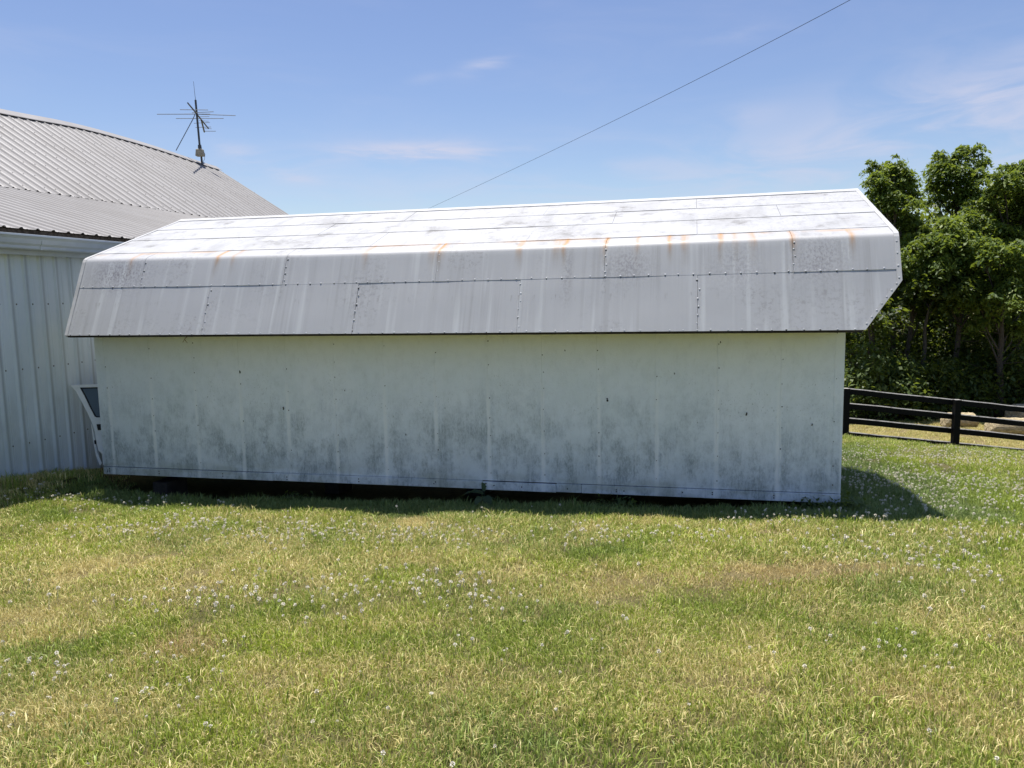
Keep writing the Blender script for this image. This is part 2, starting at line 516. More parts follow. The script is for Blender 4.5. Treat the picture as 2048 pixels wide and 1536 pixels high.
def wall_paint():
    m, nt = new_mat('mildewed_white_wall_paint')
    c = ocoord(nt)
    x, y, z = nt.n('ShaderNodeSeparateXYZ', {0: c}).outputs
    base = nt.mix(nt.rng(nt.noise(nt.mapv(c, (1, 1, .4)), 1.1, 4), .3, .7), rgb(.80, .855, .90), rgb(.85, .89, .93))
    # washed clean strips where the studs are nailed
    fr = nt.math('ABSOLUTE', nt.math('SUBTRACT', nt.math('FRACT', nt.math('DIVIDE', nt.math('ADD', x, .1465), .5985)), .5))
    xw = nt.math('MULTIPLY_ADD', nt.noise(nt.mapv(c, (2, 1, 3)), 2.0, 3), .10, -.05)
    fr2 = nt.math('ADD', fr, nt.math('MULTIPLY', xw, .6))
    clean = nt.math('MULTIPLY', nt.rng(fr2, .055, .01), nt.rng(nt.noise(nt.mapv(c, (1.7, 1, 1.1), (8, 0, 4)), 1.0, 3), .30, .52))
    hgt = nt.math('ADD', z, nt.math('MULTIPLY_ADD', nt.noise(nt.mapv(c, (.9, 1, .8)), 1.2, 6, .62), 1.5, -.75))
    grow = nt.rng(hgt, 1.05, .15)
    keepclean = nt.math('SUBTRACT', 1.0, nt.math('MULTIPLY', clean, .75))
    col = nt.mix(nt.math('MULTIPLY', nt.math('MULTIPLY', grow, .32), keepclean), base, rgb(.54, .61, .64))
    n1 = nt.noise(nt.mapv(c, (4.2, 1, 2.6)), 1.0, 9, .72)
    patch = nt.math('MULTIPLY', nt.rng(n1, .42, .66), nt.rng(hgt, 1.35, .25))
    n2 = nt.noise(nt.mapv(c, (60, 1, 24)), 1.0, 6, .75)
    grain = nt.rng(n2, .40, .62)
    vst = nt.noise(nt.mapv(c, (24, 1, 1.1), (6, 0, 1)), 1.0, 6, .65)
    f = nt.math('MULTIPLY', patch, nt.math('MULTIPLY_ADD', grain, .55, .45))
    f = nt.math('MULTIPLY', f, nt.rng(vst, .30, .60, .45, 1.0))
    f = nt.math('MULTIPLY', f, keepclean)
    col = nt.mix(nt.math('MULTIPLY', f, .92), col, rgb(.25, .30, .33))
    n5 = nt.noise(nt.mapv(c, (3.4, 1, 2.2), (11, 0, 6)), 1.0, 9, .70)
    h5 = nt.math('ADD', z, nt.math('MULTIPLY_ADD', nt.noise(nt.mapv(c, (.55, 1, .2), (3, 0, 0)), 1.2, 4, .6), 1.1, -.55))
    p5 = nt.math('MULTIPLY', nt.rng(n5, .46, .60), nt.rng(h5, 1.15, .22))
    p5 = nt.math('MULTIPLY', nt.math('MULTIPLY', p5, nt.math('MULTIPLY_ADD', grain, .62, .38)), keepclean)
    p5 = nt.math('MULTIPLY', p5, nt.rng(vst, .30, .58, .5, 1.0))
    col = nt.mix(nt.math('MULTIPLY', p5, .85), col, rgb(.22, .265, .28))
    mott = nt.noise(nt.mapv(c, (7, 1, 5), (5, 0, 2)), 1.0, 8, .7)
    col = nt.mix(nt.rng(mott, .42, .70, 0, .24), col, rgb(.55, .59, .60))
    mot2 = nt.noise(nt.mapv(c, (22, 1, 9), (1, 0, 8)), 1.0, 6, .7)
    col = nt.mix(nt.rng(mot2, .52, .72, 0, .25), col, rgb(.48, .52, .52))
    # specks higher up
    n3 = nt.noise(nt.mapv(c, (46, 1, 30), (4, 0, 9)), 1.0, 6, .78)
    n4 = nt.noise(nt.mapv(c, (2.0, 1, 2.6), (1, 0, 3)), 1.0, 4, .6)
    band = nt.math('MULTIPLY', nt.rng(z, .5, .8), nt.rng(z, 1.45, 1.15))
    sp = nt.math('MULTIPLY', nt.math('MULTIPLY', nt.rng(n3, .56, .66), nt.rng(n4, .46, .64)), band)
    col = nt.mix(nt.math('MULTIPLY', sp, .8), col, rgb(.22, .245, .23))
    alg = nt.math('MULTIPLY', nt.rng(nt.noise(nt.mapv(c, (1.2, 1, 1.6), (9, 0, 0)), 1.2, 5), .45, .7), band)
    col = nt.mix(nt.math('MULTIPLY', alg, .12), col, rgb(.58, .68, .64))
    bounce_tint = nt.rng(z, 1.2, 1.62)
    col = nt.mix(nt.math('MULTIPLY', bounce_tint, .30), col, rgb(.78, .79, .68))  # yellowish tint below the eave: light bounced off the lawn, put into the paint
    col = nt.mix(nt.math('MULTIPLY', nt.math('MULTIPLY', clean, nt.rng(z, 1.4, .8)), .6), col, rgb(.90, .92, .92))
    # green damp at the foot
    ft = nt.math('MULTIPLY', nt.rng(z, .30, .05), nt.rng(nt.noise(nt.mapv(c, (1.5, 1, 4)), 1.3, 4), .4, .65))
    col = nt.mix(nt.math('MULTIPLY', ft, .5), col, rgb(.35, .37, .28))
    # pale runs from nail heads
    st = nt.noise(nt.mapv(c, (30, 1, .7), (2, 0, 0)), 1.0, 3, .5)
    col = nt.mix(nt.math('MULTIPLY', nt.rng(st, .60, .74), nt.rng(z, 1.1, .6, 0, .35)), col, rgb(.74, .77, .77))
    finish(nt, col, 0.62, 0.35, nt.noise(nt.mapv(c, (60, 1, 60)), 1.0, 4), 0.002)
    return m


M = {}
M['roof_paint'] = roof_paint()
M['wall_paint'] = wall_paint()
M['deck_wood'] = simple_mat('old_dark_wood', (.055, .048, .04), .85, .4, 6, .2)
M['bright_rivet'] = simple_mat('galvanised_rivet', (.62, .62, .62), .4, .2, 30, .5, .3)
M['dark_nail'] = simple_mat('rusted_nail', (.05, .045, .04), .7, .3, 30)
M['block'] = simple_mat('weathered_block', (.05, .045, .04), .9, .3, 9, .2)
M['trim'] = simple_mat('white_roof_trim_paint', (.47, .475, .48), .5, .12, 5, .35)


def barn_mats():
    m, nt = new_mat('grey_barn_roof_metal')
    c = ocoord(nt)
    n1 = nt.noise(nt.mapv(c, (.8, 1.6, 1)), 1.2, 6, .6)
    n2 = nt.noise(nt.mapv(c, (5, .35, .35)), 1.0, 5, .65)
    inf = nt.n('ShaderNodeObjectInfo').outputs['Random']
    col = nt.mix(nt.rng(n1, .3, .7), rgb(.265, .255, .25), rgb(.315, .307, .305))
    col = nt.mix(nt.rng(n2, .5, .75, 0, .35), col, rgb(.23, .218, .21))
    col = nt.mix(nt.math('MULTIPLY', inf, .22), col, rgb(.31, .303, .303))
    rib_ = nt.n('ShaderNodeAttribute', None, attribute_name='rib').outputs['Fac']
    col = nt.mix(nt.math('MULTIPLY', rib_, .42), col, rgb(.10, .095, .092))  # one foot of every rib darkened: its shaded side painted on
    finish(nt, col, .55, .3, None)
    M['barn_roof'] = m
    m, nt = new_mat('grey_barn_siding')
    c = ocoord(nt)
    x, y, z = nt.n('ShaderNodeSeparateXYZ', {0: c}).outputs
    n1 = nt.noise(nt.mapv(c, (3.0, 3.0, .5)), 1.0, 6, .62)
    n2 = nt.noise(nt.mapv(c, (14, 14, .8)), 1.0, 5, .6)
    col = nt.mix(nt.rng(n1, .3, .7), rgb(.57, .65, .72), rgb(.65, .72, .78))
    col = nt.mix(nt.rng(n2, .5, .78, 0, .5), col, rgb(.47, .51, .535))
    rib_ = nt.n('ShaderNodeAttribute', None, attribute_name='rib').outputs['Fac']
    col = nt.mix(nt.math('MULTIPLY', rib_, .6), col, rgb(.26, .295, .31))  # far side of each siding rib coloured dark as painted shade
    low = nt.math('MULTIPLY', nt.rng(z, .9, .1), nt.rng(nt.noise(nt.mapv(c, (1.5, 1.5, .8)), 1.4, 5), .42, .62))
    col = nt.mix(nt.math('MULTIPLY', low, .5), col, rgb(.36, .41, .43))
    finish(nt, col, .6, .3, None)
    M['barn_wall'] = m


barn_mats()
M['gutter'] = simple_mat('white_gutter_enamel', (.42, .465, .50), .4, .08, 3, .45, 0, (1, 1, 1))
M['fascia'] = simple_mat('weathered_fascia_board', (.085, .070, .06), .9, .45, 4, .2, 0, (.6, 6, 6))
M['screw'] = simple_mat('dark_screw_washer', (.10, .095, .09), .6, .2, 20)

# ------------------------------------------------------------------ shed
LB = np.array([-5.0742, 9.3741, -2.1297 + CAMZ])
shed = empty('shed', LB, -YAW, 'long white gambrel roofed shed, mildewed wall, rust stained metal roof', 'shed')
H_RIDGE = np.array([1.83, 3.2327]); KNEE = np.array([-.0437, 2.612]); EAVE = np.array([-.4224, 1.7306])
LU = np.linalg.norm(KNEE - H_RIDGE); LL = np.linalg.norm(EAVE - KNEE)
VK = LU; VE = LU + LL
dU = (KNEE - H_RIDGE) / LU; dL = (EAVE - KNEE) / LL
nU = np.array([dU[1], -dU[0]]); nL = np.array([dL[1], -dL[0]])          # outward
if nU[1] < 0: nU = -nU
if nL[0] > 0: nL = -nL
X_L, X_R, X_RE, V_BEAK = -0.0, L_SHED + .4185, L_SHED + .0816, VK + .498 * LL
RND = .035


def prof(v, off=0.0):
    """point of the front roof profile, v metres down from the ridge"""
    if v <= VK - RND:
        p = H_RIDGE + dU * v; n = nU
    elif v >= VK + RND:
        p = KNEE + dL * (v - VK); n = nL
    else:
        t = (v - VK + RND) / (2 * RND)
        a = KNEE - dU * RND; b = KNEE; c = KNEE + dL * RND
        p = (1 - t) ** 2 * a + 2 * t * (1 - t) * b + t * t * c
        n = nU * (1 - t) + nL * t; n = n / np.linalg.norm(n)
    return p + n * off


def sag(x, z):
    k = 1 - ((x - 4.5) / 4.5) ** 2
    wz = np.interp(z, [1.7, 2.1, 2.6, 3.25], [0, .5, 1, .35])
    return -.026 * k * wz


def xmax(v):
    return X_R if v <= V_BEAK else X_R + (X_RE - X_R) * (v - V_BEAK) / (VE - V_BEAK)


def sheet(x0, x1, v0, v1, o0, o1, seed, name='roof_sheet', last=False, wave=.003, mat='roof_paint', hem=.0035):
    r = np.random.default_rng(seed)
    nxs = max(3, int((x1 - x0) / .11)); 
    vs = [v0, v1] + list(np.arange(v0 + .08, v1 - .04, .085))
    if v0 < VK < v1:
        vs += list(np.linspace(VK - RND, VK + RND, 6))
    if v0 < V_BEAK < v1: vs.append(V_BEAK)
    vs = sorted(set(np.round(vs, 4)))
    ph = r.random(6) * 6.28
    V = []; m_ = len(vs)
    for v in vs:
        xe = min(x1, xmax(v)) if last else x1
        for i in range(nxs + 1):
            x = x0 + (xe - x0) * i / nxs
            t = (v - v0) / (v1 - v0)
            edge = 4 * t * (1 - t)
            wv = wave * (math.sin(x * 3.1 + ph[0] + v * 2) + .7 * math.sin(x * 6.7 + ph[1] - v * 3) + .6 * math.sin(v * 9 + ph[2] + x * 1.3)) * (.35 + .65 * edge)
            p = prof(v, o0 + (o1 - o0) * t + wv + .012)
            V.append((x, p[0], p[1] + sag(x, p[1])))
    k = nxs + 1
    Fc = [(a * k + i, (a + 1) * k + i, (a + 1) * k + i + 1, a * k + i + 1) for a in range(m_ - 1) for i in range(nxs)]
    # turned-down rim
    border = [i for i in range(k)] + [a * k + nxs for a in range(1, m_)] + [(m_ - 1) * k + i for i in range(nxs - 1, -1, -1)] + [a * k for a in range(m_ - 2, 0, -1)]
    base = len(V)
    for b in border:
        x, y, z = V[b]
        n = nU if z > 2.612 else nL
        V.append((x, y - n[0] * hem, z - n[1] * hem))
    nb = len(border)
    for i in range(nb):
        j = (i + 1) % nb
        Fc.append((border[i], border[j], base + j, base + i))
    return mesh_obj(name, V, Fc, M[mat], shed, True)


def set_sharp(o, ang=40):
    me = o.data
    bm = bmesh.new(); bm.from_mesh(me)
    for e in bm.edges:
        if len(e.link_faces) == 2 and e.calc_face_angle(0) > math.radians(ang): e.smooth = False
    bm.to_mesh(me); bm.free()


V1, V2, V3, V4 = .592, 1.135, 1.747, 2.338
G_ = .0014
rows = [  # v0, v1, joints
    (.02, V1, [1.79, 3.57, 5.34, 7.125], .000),
    (V1 - .025, V2, [.88, 2.65, 4.425, 6.213, 7.992], .000),
    (V2 - .025, V3, [1.79, 3.57, 5.353, 7.126], .000),
    (V3 - .025, V4, [.855, 2.675, 4.448, 6.222, 8.013], .000),
    (V4 - .025, VE, [1.783, 3.584, 5.367, 7.132], .000)]
sd = 50
for ri, (v0, v1, js, _) in enumerate(rows):
    xs = [X_L] + js + [X_R]
    for i in range(len(xs) - 1):
        sd += 1
        a = xs[i] + (G_ if i else 0); b = xs[i + 1] - (G_ if i < len(xs) - 2 else 0)
        up_ = .0012 if i % 2 else 0.0
        o = sheet(a, b, v0, v1, .0005 + up_, (.0055 if ri < 3 else .0032) + up_, sd, last=(i == len(xs) - 2), wave=.0008 if ri < 3 else .0014)
        set_sharp(o)
# the far slope of the roof: two broad courses
back = []
for (y0, z0, y1, z1) in ((1.83, 3.2327, 3.7037, 2.612), (3.7037, 2.612, 4.0824, 1.7306)):
    b_ = MB()
    ny_, nz_ = (z0 - z1), (y1 - y0); ln = math.hypot(ny_, nz_); ny_ /= ln; nz_ /= ln
    b_.add([(X_L, y0 + ny_ * .014, z0 + nz_ * .014), (X_R, y0 + ny_ * .014, z0 + nz_ * .014), (X_R, y1 + ny_ * .014, z1 + nz_ * .014), (X_L, y1 + ny_ * .014, z1 + nz_ * .014),
            (X_L, y0 + ny_ * .006, z0 + nz_ * .006), (X_R, y0 + ny_ * .006, z0 + nz_ * .006), (X_R, y1 + ny_ * .006, z1 + nz_ * .006), (X_L, y1 + ny_ * .006, z1 + nz_ * .006)],
           [(0, 1, 2, 3), (7, 6, 5, 4), (0, 4, 5, 1), (1, 5, 6, 2), (2, 6, 7, 3), (3, 7, 4, 0)])
    b_.build('roof_sheet', M['trim'], shed)
# ridge cap
rc = MB()
for i in range(5):
    x0 = X_L + (X_R - X_L) * i / 5; x1 = X_L + (X_R - X_L) * (i + 1) / 5
    for k in range(4):
        xa = x0 + (x1 - x0) * k / 4; xb = x0 + (x1 - x0) * (k + 1) / 4
        pts = [(-.10, 0), (-.10, .007), (0, .012), (.10, .007), (.10, 0)]
        ring = []
        for xx in (xa, xb):
            for (dv, o) in pts:
                y = 1.83 + dv * -abs(dU[0]) if dv < 0 else 1.83 + dv * abs(dU[0])
                y = 1.83 + dv * abs(dU[0])
                z = 3.2327 - abs(dv) * abs(dU[1]) + o + .016 + sag(xx, 3.23)
                ring.append((xx, y, z))
        rc.add(ring, [(j, j + 1, j + 6, j + 5) for j in range(4)] + [(4, 0, 5, 9)])
rc.build('ridge_cap', M['trim'], shed)


# edge trims at both gables, following the profile
def edge_trim(right):
    b = MB()
    vs = [0.0, .5, 1.0, 1.5, VK - RND, VK, VK + RND, V_BEAK, VE] if right else [0.0, .5, 1.0, 1.5, VK - RND, VK, VK + RND, 2.3, 2.6, VE]
    ring = []
    for v in vs:
        xe = xmax(v) if right else X_L
        s = -1 if right else 1
        jig = 0.0 if right else .003 * math.sin(v * 23)
        pa = prof(v, .0195); pb = prof(v, .0165); pc = prof(v, -.045)
        za = sag(xe, pa[1])
        x_in = xe + s * (.038 + jig); x_out = xe - s * .006
        ring.append([(x_in, pb[0], pb[1] + za), (x_in, pa[0], pa[1] + za), (x_out, pa[0], pa[1] + za), (x_out, pc[0], pc[1] + za)])
    V = [p for r_ in ring for p in r_]
    Fc = []
    for i in range(len(ring) - 1):
        for k in range(3):
            Fc.append((i * 4 + k, i * 4 + k + 1, (i + 1) * 4 + k + 1, (i + 1) * 4 + k))
    b.add(V, Fc)
    b.build('gable_trim', M['trim'], shed)


edge_trim(True); edge_trim(False)
# roof deck (dark boards seen below the eave edge)
for side in (0, 1):
    b = MB()
    vs = [0.03, VK, V_BEAK, VE - .004]
    nxd = 12
    ring = []
    for v in vs:
        if v == VK: po, pi = KNEE + (nU + nL) * .001, KNEE - (nU + nL) * .02
        else: po, pi = prof(v, .002), prof(v, -.035)
        xr = (X_R if side else xmax(v)) - .012
        rowo = []
        for P_ in (po, pi):
            for i in range(nxd + 1):
                x = X_L + .012 + (xr - X_L - .012) * i / nxd
                rowo.append((x, 3.66 - P_[0] if side else P_[0], P_[1] - .002 + sag(x, P_[1])))
        ring.append(rowo)
    Vv = [p for r_ in ring for p in r_]
    k = nxd + 1; w2 = 2 * k
    Fc = []
    for i in range(len(vs) - 1):
        for j in range(nxd):
            Fc.append((i * w2 + j, i * w2 + j + 1, (i + 1) * w2 + j + 1, (i + 1) * w2 + j))
            Fc.append((i * w2 + k + j, (i + 1) * w2 + k + j, (i + 1) * w2 + k + j + 1, i * w2 + k + j + 1))
        Fc.append((i * w2, (i + 1) * w2, (i + 1) * w2 + k, i * w2 + k))
        Fc.append((i * w2 + nxd, i * w2 + k + nxd, (i + 1) * w2 + k + nxd, (i + 1) * w2 + nxd))
    e = (len(vs) - 1) * w2
    for j in range(nxd):
        Fc.append((e + j, e + j + 1, e + k + j + 1, e + k + j))
        Fc.append((j, k + j, k + j + 1, j + 1))
    b.add(Vv, Fc)
    b.build('roof_deck', M['deck_wood'], shed)
# fascia strip below the eave hem
b = MB(); b.box(X_L + .02, X_RE - .02, EAVE[0] + .004, EAVE[0] + .03, EAVE[1] - .017, EAVE[1] - .006)
b.build('eave_strip', M['deck_wood'], shed)
b = MB(); b.box(X_L + .02, L_SHED, EAVE[0] + .032, -.004, EAVE[1] - .020, EAVE[1] - .008)
b.build('soffit', M['deck_wood'], shed)

# rivets
def dome(mb, c, n, r, hgt):
    n = np.asarray(n, float); n /= np.linalg.norm(n)
    u = np.cross(n, [0, 0, 1.0]); 
    if np.linalg.norm(u) < .1: u = np.array([1.0, 0, 0])
    u /= np.linalg.norm(u); v = np.cross(n, u)
    V = []
    for (rr_, hh) in ((1, 0), (.8, .65)):
        for k in range(6):
            a = k * math.pi / 3
            V.append(c + r * rr_ * (math.cos(a) * u + math.sin(a) * v) + n * hgt * hh)
    V.append(c + n * hgt)
    Fc = [(k, (k + 1) % 6, 6 + (k + 1) % 6, 6 + k) for k in range(6)] + [(6 + k, 6 + (k + 1) % 6, 12) for k in range(6)]
    mb.add(V, Fc)


rv = MB(); dabs = MB()
def rivet(x, v, off=.0155, r=.0095):
    p = prof(v, off); n2 = nL if v > VK else nU
    c = np.array([x, p[0], p[1] + sag(x, p[1])])
    dome(rv, c, (0, n2[0], n2[1]), r * random.uniform(.8, 1.15), .0045)
    if random.random() < .6:
        c2 = c + np.array([random.uniform(-.006, .006), 0, 0]) + .012 * np.array([0, dL[0], dL[1]]) - .0015 * np.array([0, nL[0], nL[1]])
        dome(dabs, c2, (0, n2[0], n2[1]), random.uniform(.006, .010), .002)  # small dark dab just below the rivet
x = .09
while x < X_R - .03:
    rivet(x, V4 - .012 + random.uniform(-.004, .004)); x += random.uniform(.125, .165)
x = .07
while x < X_RE - .03:
    rivet(x, VE - .014 + random.uniform(-.003, .003), .0155, .0085); x += random.uniform(.12, .16)
for j in rows[3][2]:
    v = VK + .05
    while v < V4 - .03:
        rivet(j + random.uniform(.004, .022), v); v += random.uniform(.07, .105)
for j in rows[4][2]:
    v = V4 + .05
    while v < VE - .03:
        rivet(j + random.uniform(-.006, .02), v); v += random.uniform(.08, .12)
for v in (VK + .08, VK + .2, VK + .33, VK + .45):
    rivet(X_R - .02, v, .0195)
for k in range(7):
    v = V_BEAK + .03 + k * .065
    rivet(xmax(v) - .024, v, .0195)
tag(rv.build('rivet', M['bright_rivet'], shed), kind='stuff')
tag(dabs.build('dark_dab', M['dark_nail'], shed), kind='stuff')

# walls: sheets nailed to studs about 0.6 m apart
studs = [0.128, .75, 1.35, 1.95, 2.548, 3.146, 3.745, 4.343, 4.943, 5.536, 6.12, 6.72, 7.334, 7.944, 8.44, L_SHED]
xs = [0.0] + studs
for i in range(len(xs) - 1):
    b = MB()
    dy = .0005 * (i % 2) + (0.003 if i == 0 else 0)
    b.box(xs[i] + .0005, xs[i + 1] - .0005, -dy, .022, .095, 1.74)
    b.build('corner_board' if i in (0, len(xs) - 2) else 'wall_panel', M['wall_paint'], shed)
sk = [0.0, 2.32, 4.86, 5.678, 5.949, L_SHED]
for i in range(len(sk) - 1):
    b = MB()
    dz = .004 * math.sin(i * 2.3)
    b.box(sk[i] + .002, sk[i + 1] - .002, -.019, .012, -.002 + dz, .088 + dz, .003)
    b.build('skirt_board', M['wall_paint'], shed)
nails = MB()
for i, s_ in enumerate(studs[:-1]):
    z = .18
    while z < 1.7:
        if random.random() < .75:
            dome(nails, np.array([s_ + random.uniform(.008, .02), -.0045, z]), (0, -1, 0), random.uniform(.004, .0075), .002)
        z += random.uniform(.17, .26)
for x, zs in ((.06, (.03, .05)), (.09, (.03, .05, .07)), (.79, (.03, .06)), (1.66, (.03, .06)), (2.5, (.02, .05)), (3.4, (.03, .06)), (4.3, (.04,)), (4.32, (.06,)), (4.90, (.03, .065)), (4.99, (.045,)), (5.3, (.04,)), (5.80, (.04,)), (6.32, (.03, .05)), (6.4, (.04,)), (7.0, (.05,)), (7.3, (.04, .06)), (7.9, (.03, .055)), (8.2, (.05,))):
    for z in zs:
        dome(nails, np.array([x, -.0195, z]), (0, -1, 0), .008, .003)
# holes and mud specks on the wall
for (px, py, r_) in ((1215, 797, .014), (1493, 826, .012), (567, 815, .012), (480, 742, .012), (1624, 848, .008), (1349, 746, .007), (1441, 683, .007), (812, 868, .007), (690, 780, .006), (1130, 700, .006)):
    d = pxdir(px, py)
    n = -BX
    o = LB - np.array([0, 0, CAMZ])
    t = (o @ n) / (d @ n)
    Q = d * t - o
    x = Q @ AX; z = Q[2]
    for k in range(3):
        dome(nails, np.array([x + random.uniform(-.3, .3) * r_, -.005, z - r_ * .8 * k]), (0, -1, 0), r_ * random.uniform(.5, .9), .004)
tag(nails.build('nail', M['dark_nail'], shed), kind='stuff')

# hidden sides and floor
YB = 3.66
for (x0, x1) in ((.002, .024), (L_SHED - .024, L_SHED - .002)):
    b = MB()
    poly = [(.023, .0), (YB, .0), (YB, 1.74), (YB + .02, 2.55), (1.83, 3.18), (.02, 2.56), (.023, 1.74)]
    b.prism(poly, lambda p, d: (d, p[0], p[1]), x0, x1)
    b.build('gable_wall', M['wall_paint'], shed)
b = MB(); b.box(.03, L_SHED - .03, YB - .024, YB - .002, 0, 1.74); b.build('wall_panel', M['wall_paint'], shed)
b = MB(); b.box(.03, L_SHED - .03, .03, YB - .03, .0, .06); b.build('floor', M['deck_wood'], shed)
for y in (.45, 1.83, 3.2):
    b = MB(); b.box(.15, L_SHED - .15, y - .05, y + .05, -.10, -.002); b.build('skid', M['deck_wood'], shed)
for x in (.72, 2.6, 4.5, 6.3, 7.9):
    for y in ((.26 if x < 1 else 1.1), 3.2):
        wx, wy = (LB + AX * x + BX * y)[:2]
        zg = float(ground(wx, wy)) - LB[2]
        b = MB(); b.box(x - .1, x + .1, y - .2, y + .2, zg - .05, -.102, .008); b.build('support_block', M['block'], shed)

# ------------------------------------------------------------------ barn
ZB = CAMZ                                       # heights below are measured from the camera level
barn = empty('barn', (0, 0, 0), 0, 'large grey metal barn with ribbed two pitch roof and pale gutter', 'barn')


def bp(s, q, z):
    p = BX * s + QX * q
    return (p[0], p[1], z + ZB)


S0, S1 = 2.6, 21.2
js = np.array([2.0, 10.475, 11.3, 12.6, 14.2, 16.17, 21.2]); jq = np.array([10.75, 10.80, 10.92, 10.96, 10.945, 10.83, 10.75]); jz = np.array([1.84, 1.85, 1.885, 1.897, 1.894, 1.859, 1.84])
rs = np.array([2.0, 11.0, 13.75, 16.16, 18.75, 20.58, 21.2]); rq = np.array([14.0, 14.0, 14.0, 14.32, 14.3, 14.0, 13.9]); rz = np.array([3.80, 3.84, 3.94, 4.17, 4.14, 3.93, 3.88])


def smooth_interp(s, xs_, ys_):
    # cubic through the points, computed on a fine grid and blurred
    g_ = np.linspace(xs_[0], xs_[-1], 400)
    y = np.interp(g_, xs_, ys_)
    k = np.ones(41) / 41
    yp = np.pad(y, 20, mode='edge')
    return np.interp(s, g_, np.convolve(yp, k, 'valid'))


def roof_pt(part, s, t):
    """part 0: lean-to, 1: main roof, t from eave side (0) to ridge side (1)"""
    J = (smooth_interp(s, js, jq), smooth_interp(s, js, jz))
    if part == 0:
        a = (7.4, .83); b = J
        return a[0] + (b[0] - a[0]) * t, a[1] + (b[1] - a[1]) * t
    R_ = (smooth_interp(s, rs, rq), smooth_interp(s, rs, rz))
    a = (J[0] - .10, J[1] - .018)
    return a[0] + (R_[0] - a[0]) * t, a[1] + (R_[1] - a[1]) * t


def panel(part, s0, wd, ribs, nseg):
    pr = []
    sp = wd / ribs
    for k in range(ribs):
        c = sp * (k + .5)
        pr += [(c - sp * .5, 0.0), (c - .033, 0.0), (c - .013, .019), (c + .013, .019), (c + .033, 0.0)]
        pr += [(c + sp * .30, 0.0), (c + sp * .345, .005), (c + sp * .39, 0.0)]
    pr.append((wd, 0.0))
    V = []
    for i in range(nseg + 1):
        t = i / nseg
        for (ds, h) in pr:
            s = min(s0 + ds, S1)
            q, z = roof_pt(part, s, t)
            lap = (.002 if part == 1 else 0)
            V.append(bp(s, q - h * (.28 if part == 0 else .5), z + h + lap))
    k = len(pr)
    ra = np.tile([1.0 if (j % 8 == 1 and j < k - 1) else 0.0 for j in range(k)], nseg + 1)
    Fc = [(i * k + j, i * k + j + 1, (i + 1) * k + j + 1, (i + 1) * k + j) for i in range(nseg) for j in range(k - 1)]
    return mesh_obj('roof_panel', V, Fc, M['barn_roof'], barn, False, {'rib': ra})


screws = MB()
OFF = 7.1786 - .2286 * .5            # phase of the ribs at the eave
s = OFF - .9144 * 5
while s < S1 - .05:
    panel(0, s, min(.9144, S1 - s), max(1, round(min(.9144, S1 - s) / .2286)), 6)
    for t in (.03, .2, .38, .56, .74, .94):
        for k in range(4):
            ss = s + .2286 * (k + .5) + .065
            if ss < S1 and random.random() < .75:
                q, z = roof_pt(0, ss, t + random.uniform(-.008, .008))
                dome(screws, np.array(bp(ss, q, z + .002)), (-QX * .29 + np.array([0, 0, .96])), .011, .010)
    s += .9144
s = 3.0
while s < S1 - .05:
    wd = min(1.04, S1 - s)
    panel(1, s, wd, max(1, round(wd / .26)), 8)
    for t in (.04, .17, .32, .47, .62, .77, .92):
        for k in range(4):
            ss = s + .26 * (k + .5) + .07
            if ss < S1 and random.random() < .7:
                q, z = roof_pt(1, ss, t + random.uniform(-.006, .006))
                dome(screws, np.array(bp(ss, q, z + .014)), (-QX * .55 + np.array([0, 0, .84])), .012, .010)
    s += 1.04
tag(screws.build('roof_screw', M['screw'], barn), kind='stuff')
# ridge cap in lengths with a shadowed gap over the ribs
s = 3.0
while s < S1 - .05:
    e = min(s + 2.6, S1)
    V = []; 
    n_ = 8
    for i in range(n_ + 1):
        ss = s + (e - s) * i / n_
        q, z = roof_pt(1, ss, 1.0)
        for (dq, dz) in ((-.20, -.085), (-.19, -.070), (0, .055), (.19, -.07), (.20, -.085)):
            V.append(bp(ss, q + dq, z + dz))
    Fc = [(i * 5 + j, i * 5 + j + 1, (i + 1) * 5 + j + 1, (i + 1) * 5 + j) for i in range(n_) for j in range(4)]
    mesh_obj('ridge_cap', V, Fc, M['barn_roof'], barn)
    s = e
# far slope of the main roof
V = []
for i in range(13):
    ss = 3.0 + (S1 - 3.0) * i / 12
    q, z = roof_pt(1, ss, 1.0)
    V += [bp(ss, q, z), bp(ss, q + 6.6, z - 3.0)]
mesh_obj('roof_panel', V, [(2 * i, 2 * i + 1, 2 * i + 3, 2 * i + 2) for i in range(12)], M['barn_roof'], barn)
# wall panels with ribs
QW = 7.65
zg0 = -2.35
s = 7.41 - .2286 * .5 - .9144 * 5
while s < S1 - .05:
    wd = min(.9144, S1 - s)
    ribs = max(1, round(wd / .2286)); sp = wd / ribs
    pr = []
    for k in range(ribs):
        c = sp * (k + .5)
        pr += [(c - sp * .5, 0.0), (c - .034, 0.0), (c - .012, .019), (c + .012, .019), (c + .034, 0.0), (c + sp * .28, 0), (c + sp * .31, .004), (c + sp * .34, 0), (c + sp * .40, 0), (c + sp * .43, .004), (c + sp * .46, 0)]
    pr.append((wd, 0.0))
    V = []
    for zz in (zg0, -1.0, 0, .70):
        for (ds, h) in pr:
            V.append(bp(s + ds, QW - h, zz))
    k = len(pr)
    Fc = [(i * k + j, i * k + j + 1, (i + 1) * k + j + 1, (i + 1) * k + j) for i in range(3) for j in range(k - 1)]
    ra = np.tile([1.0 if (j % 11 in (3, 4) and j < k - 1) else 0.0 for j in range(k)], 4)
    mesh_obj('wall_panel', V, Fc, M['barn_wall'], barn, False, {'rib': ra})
    s += .9144
ws = MB()
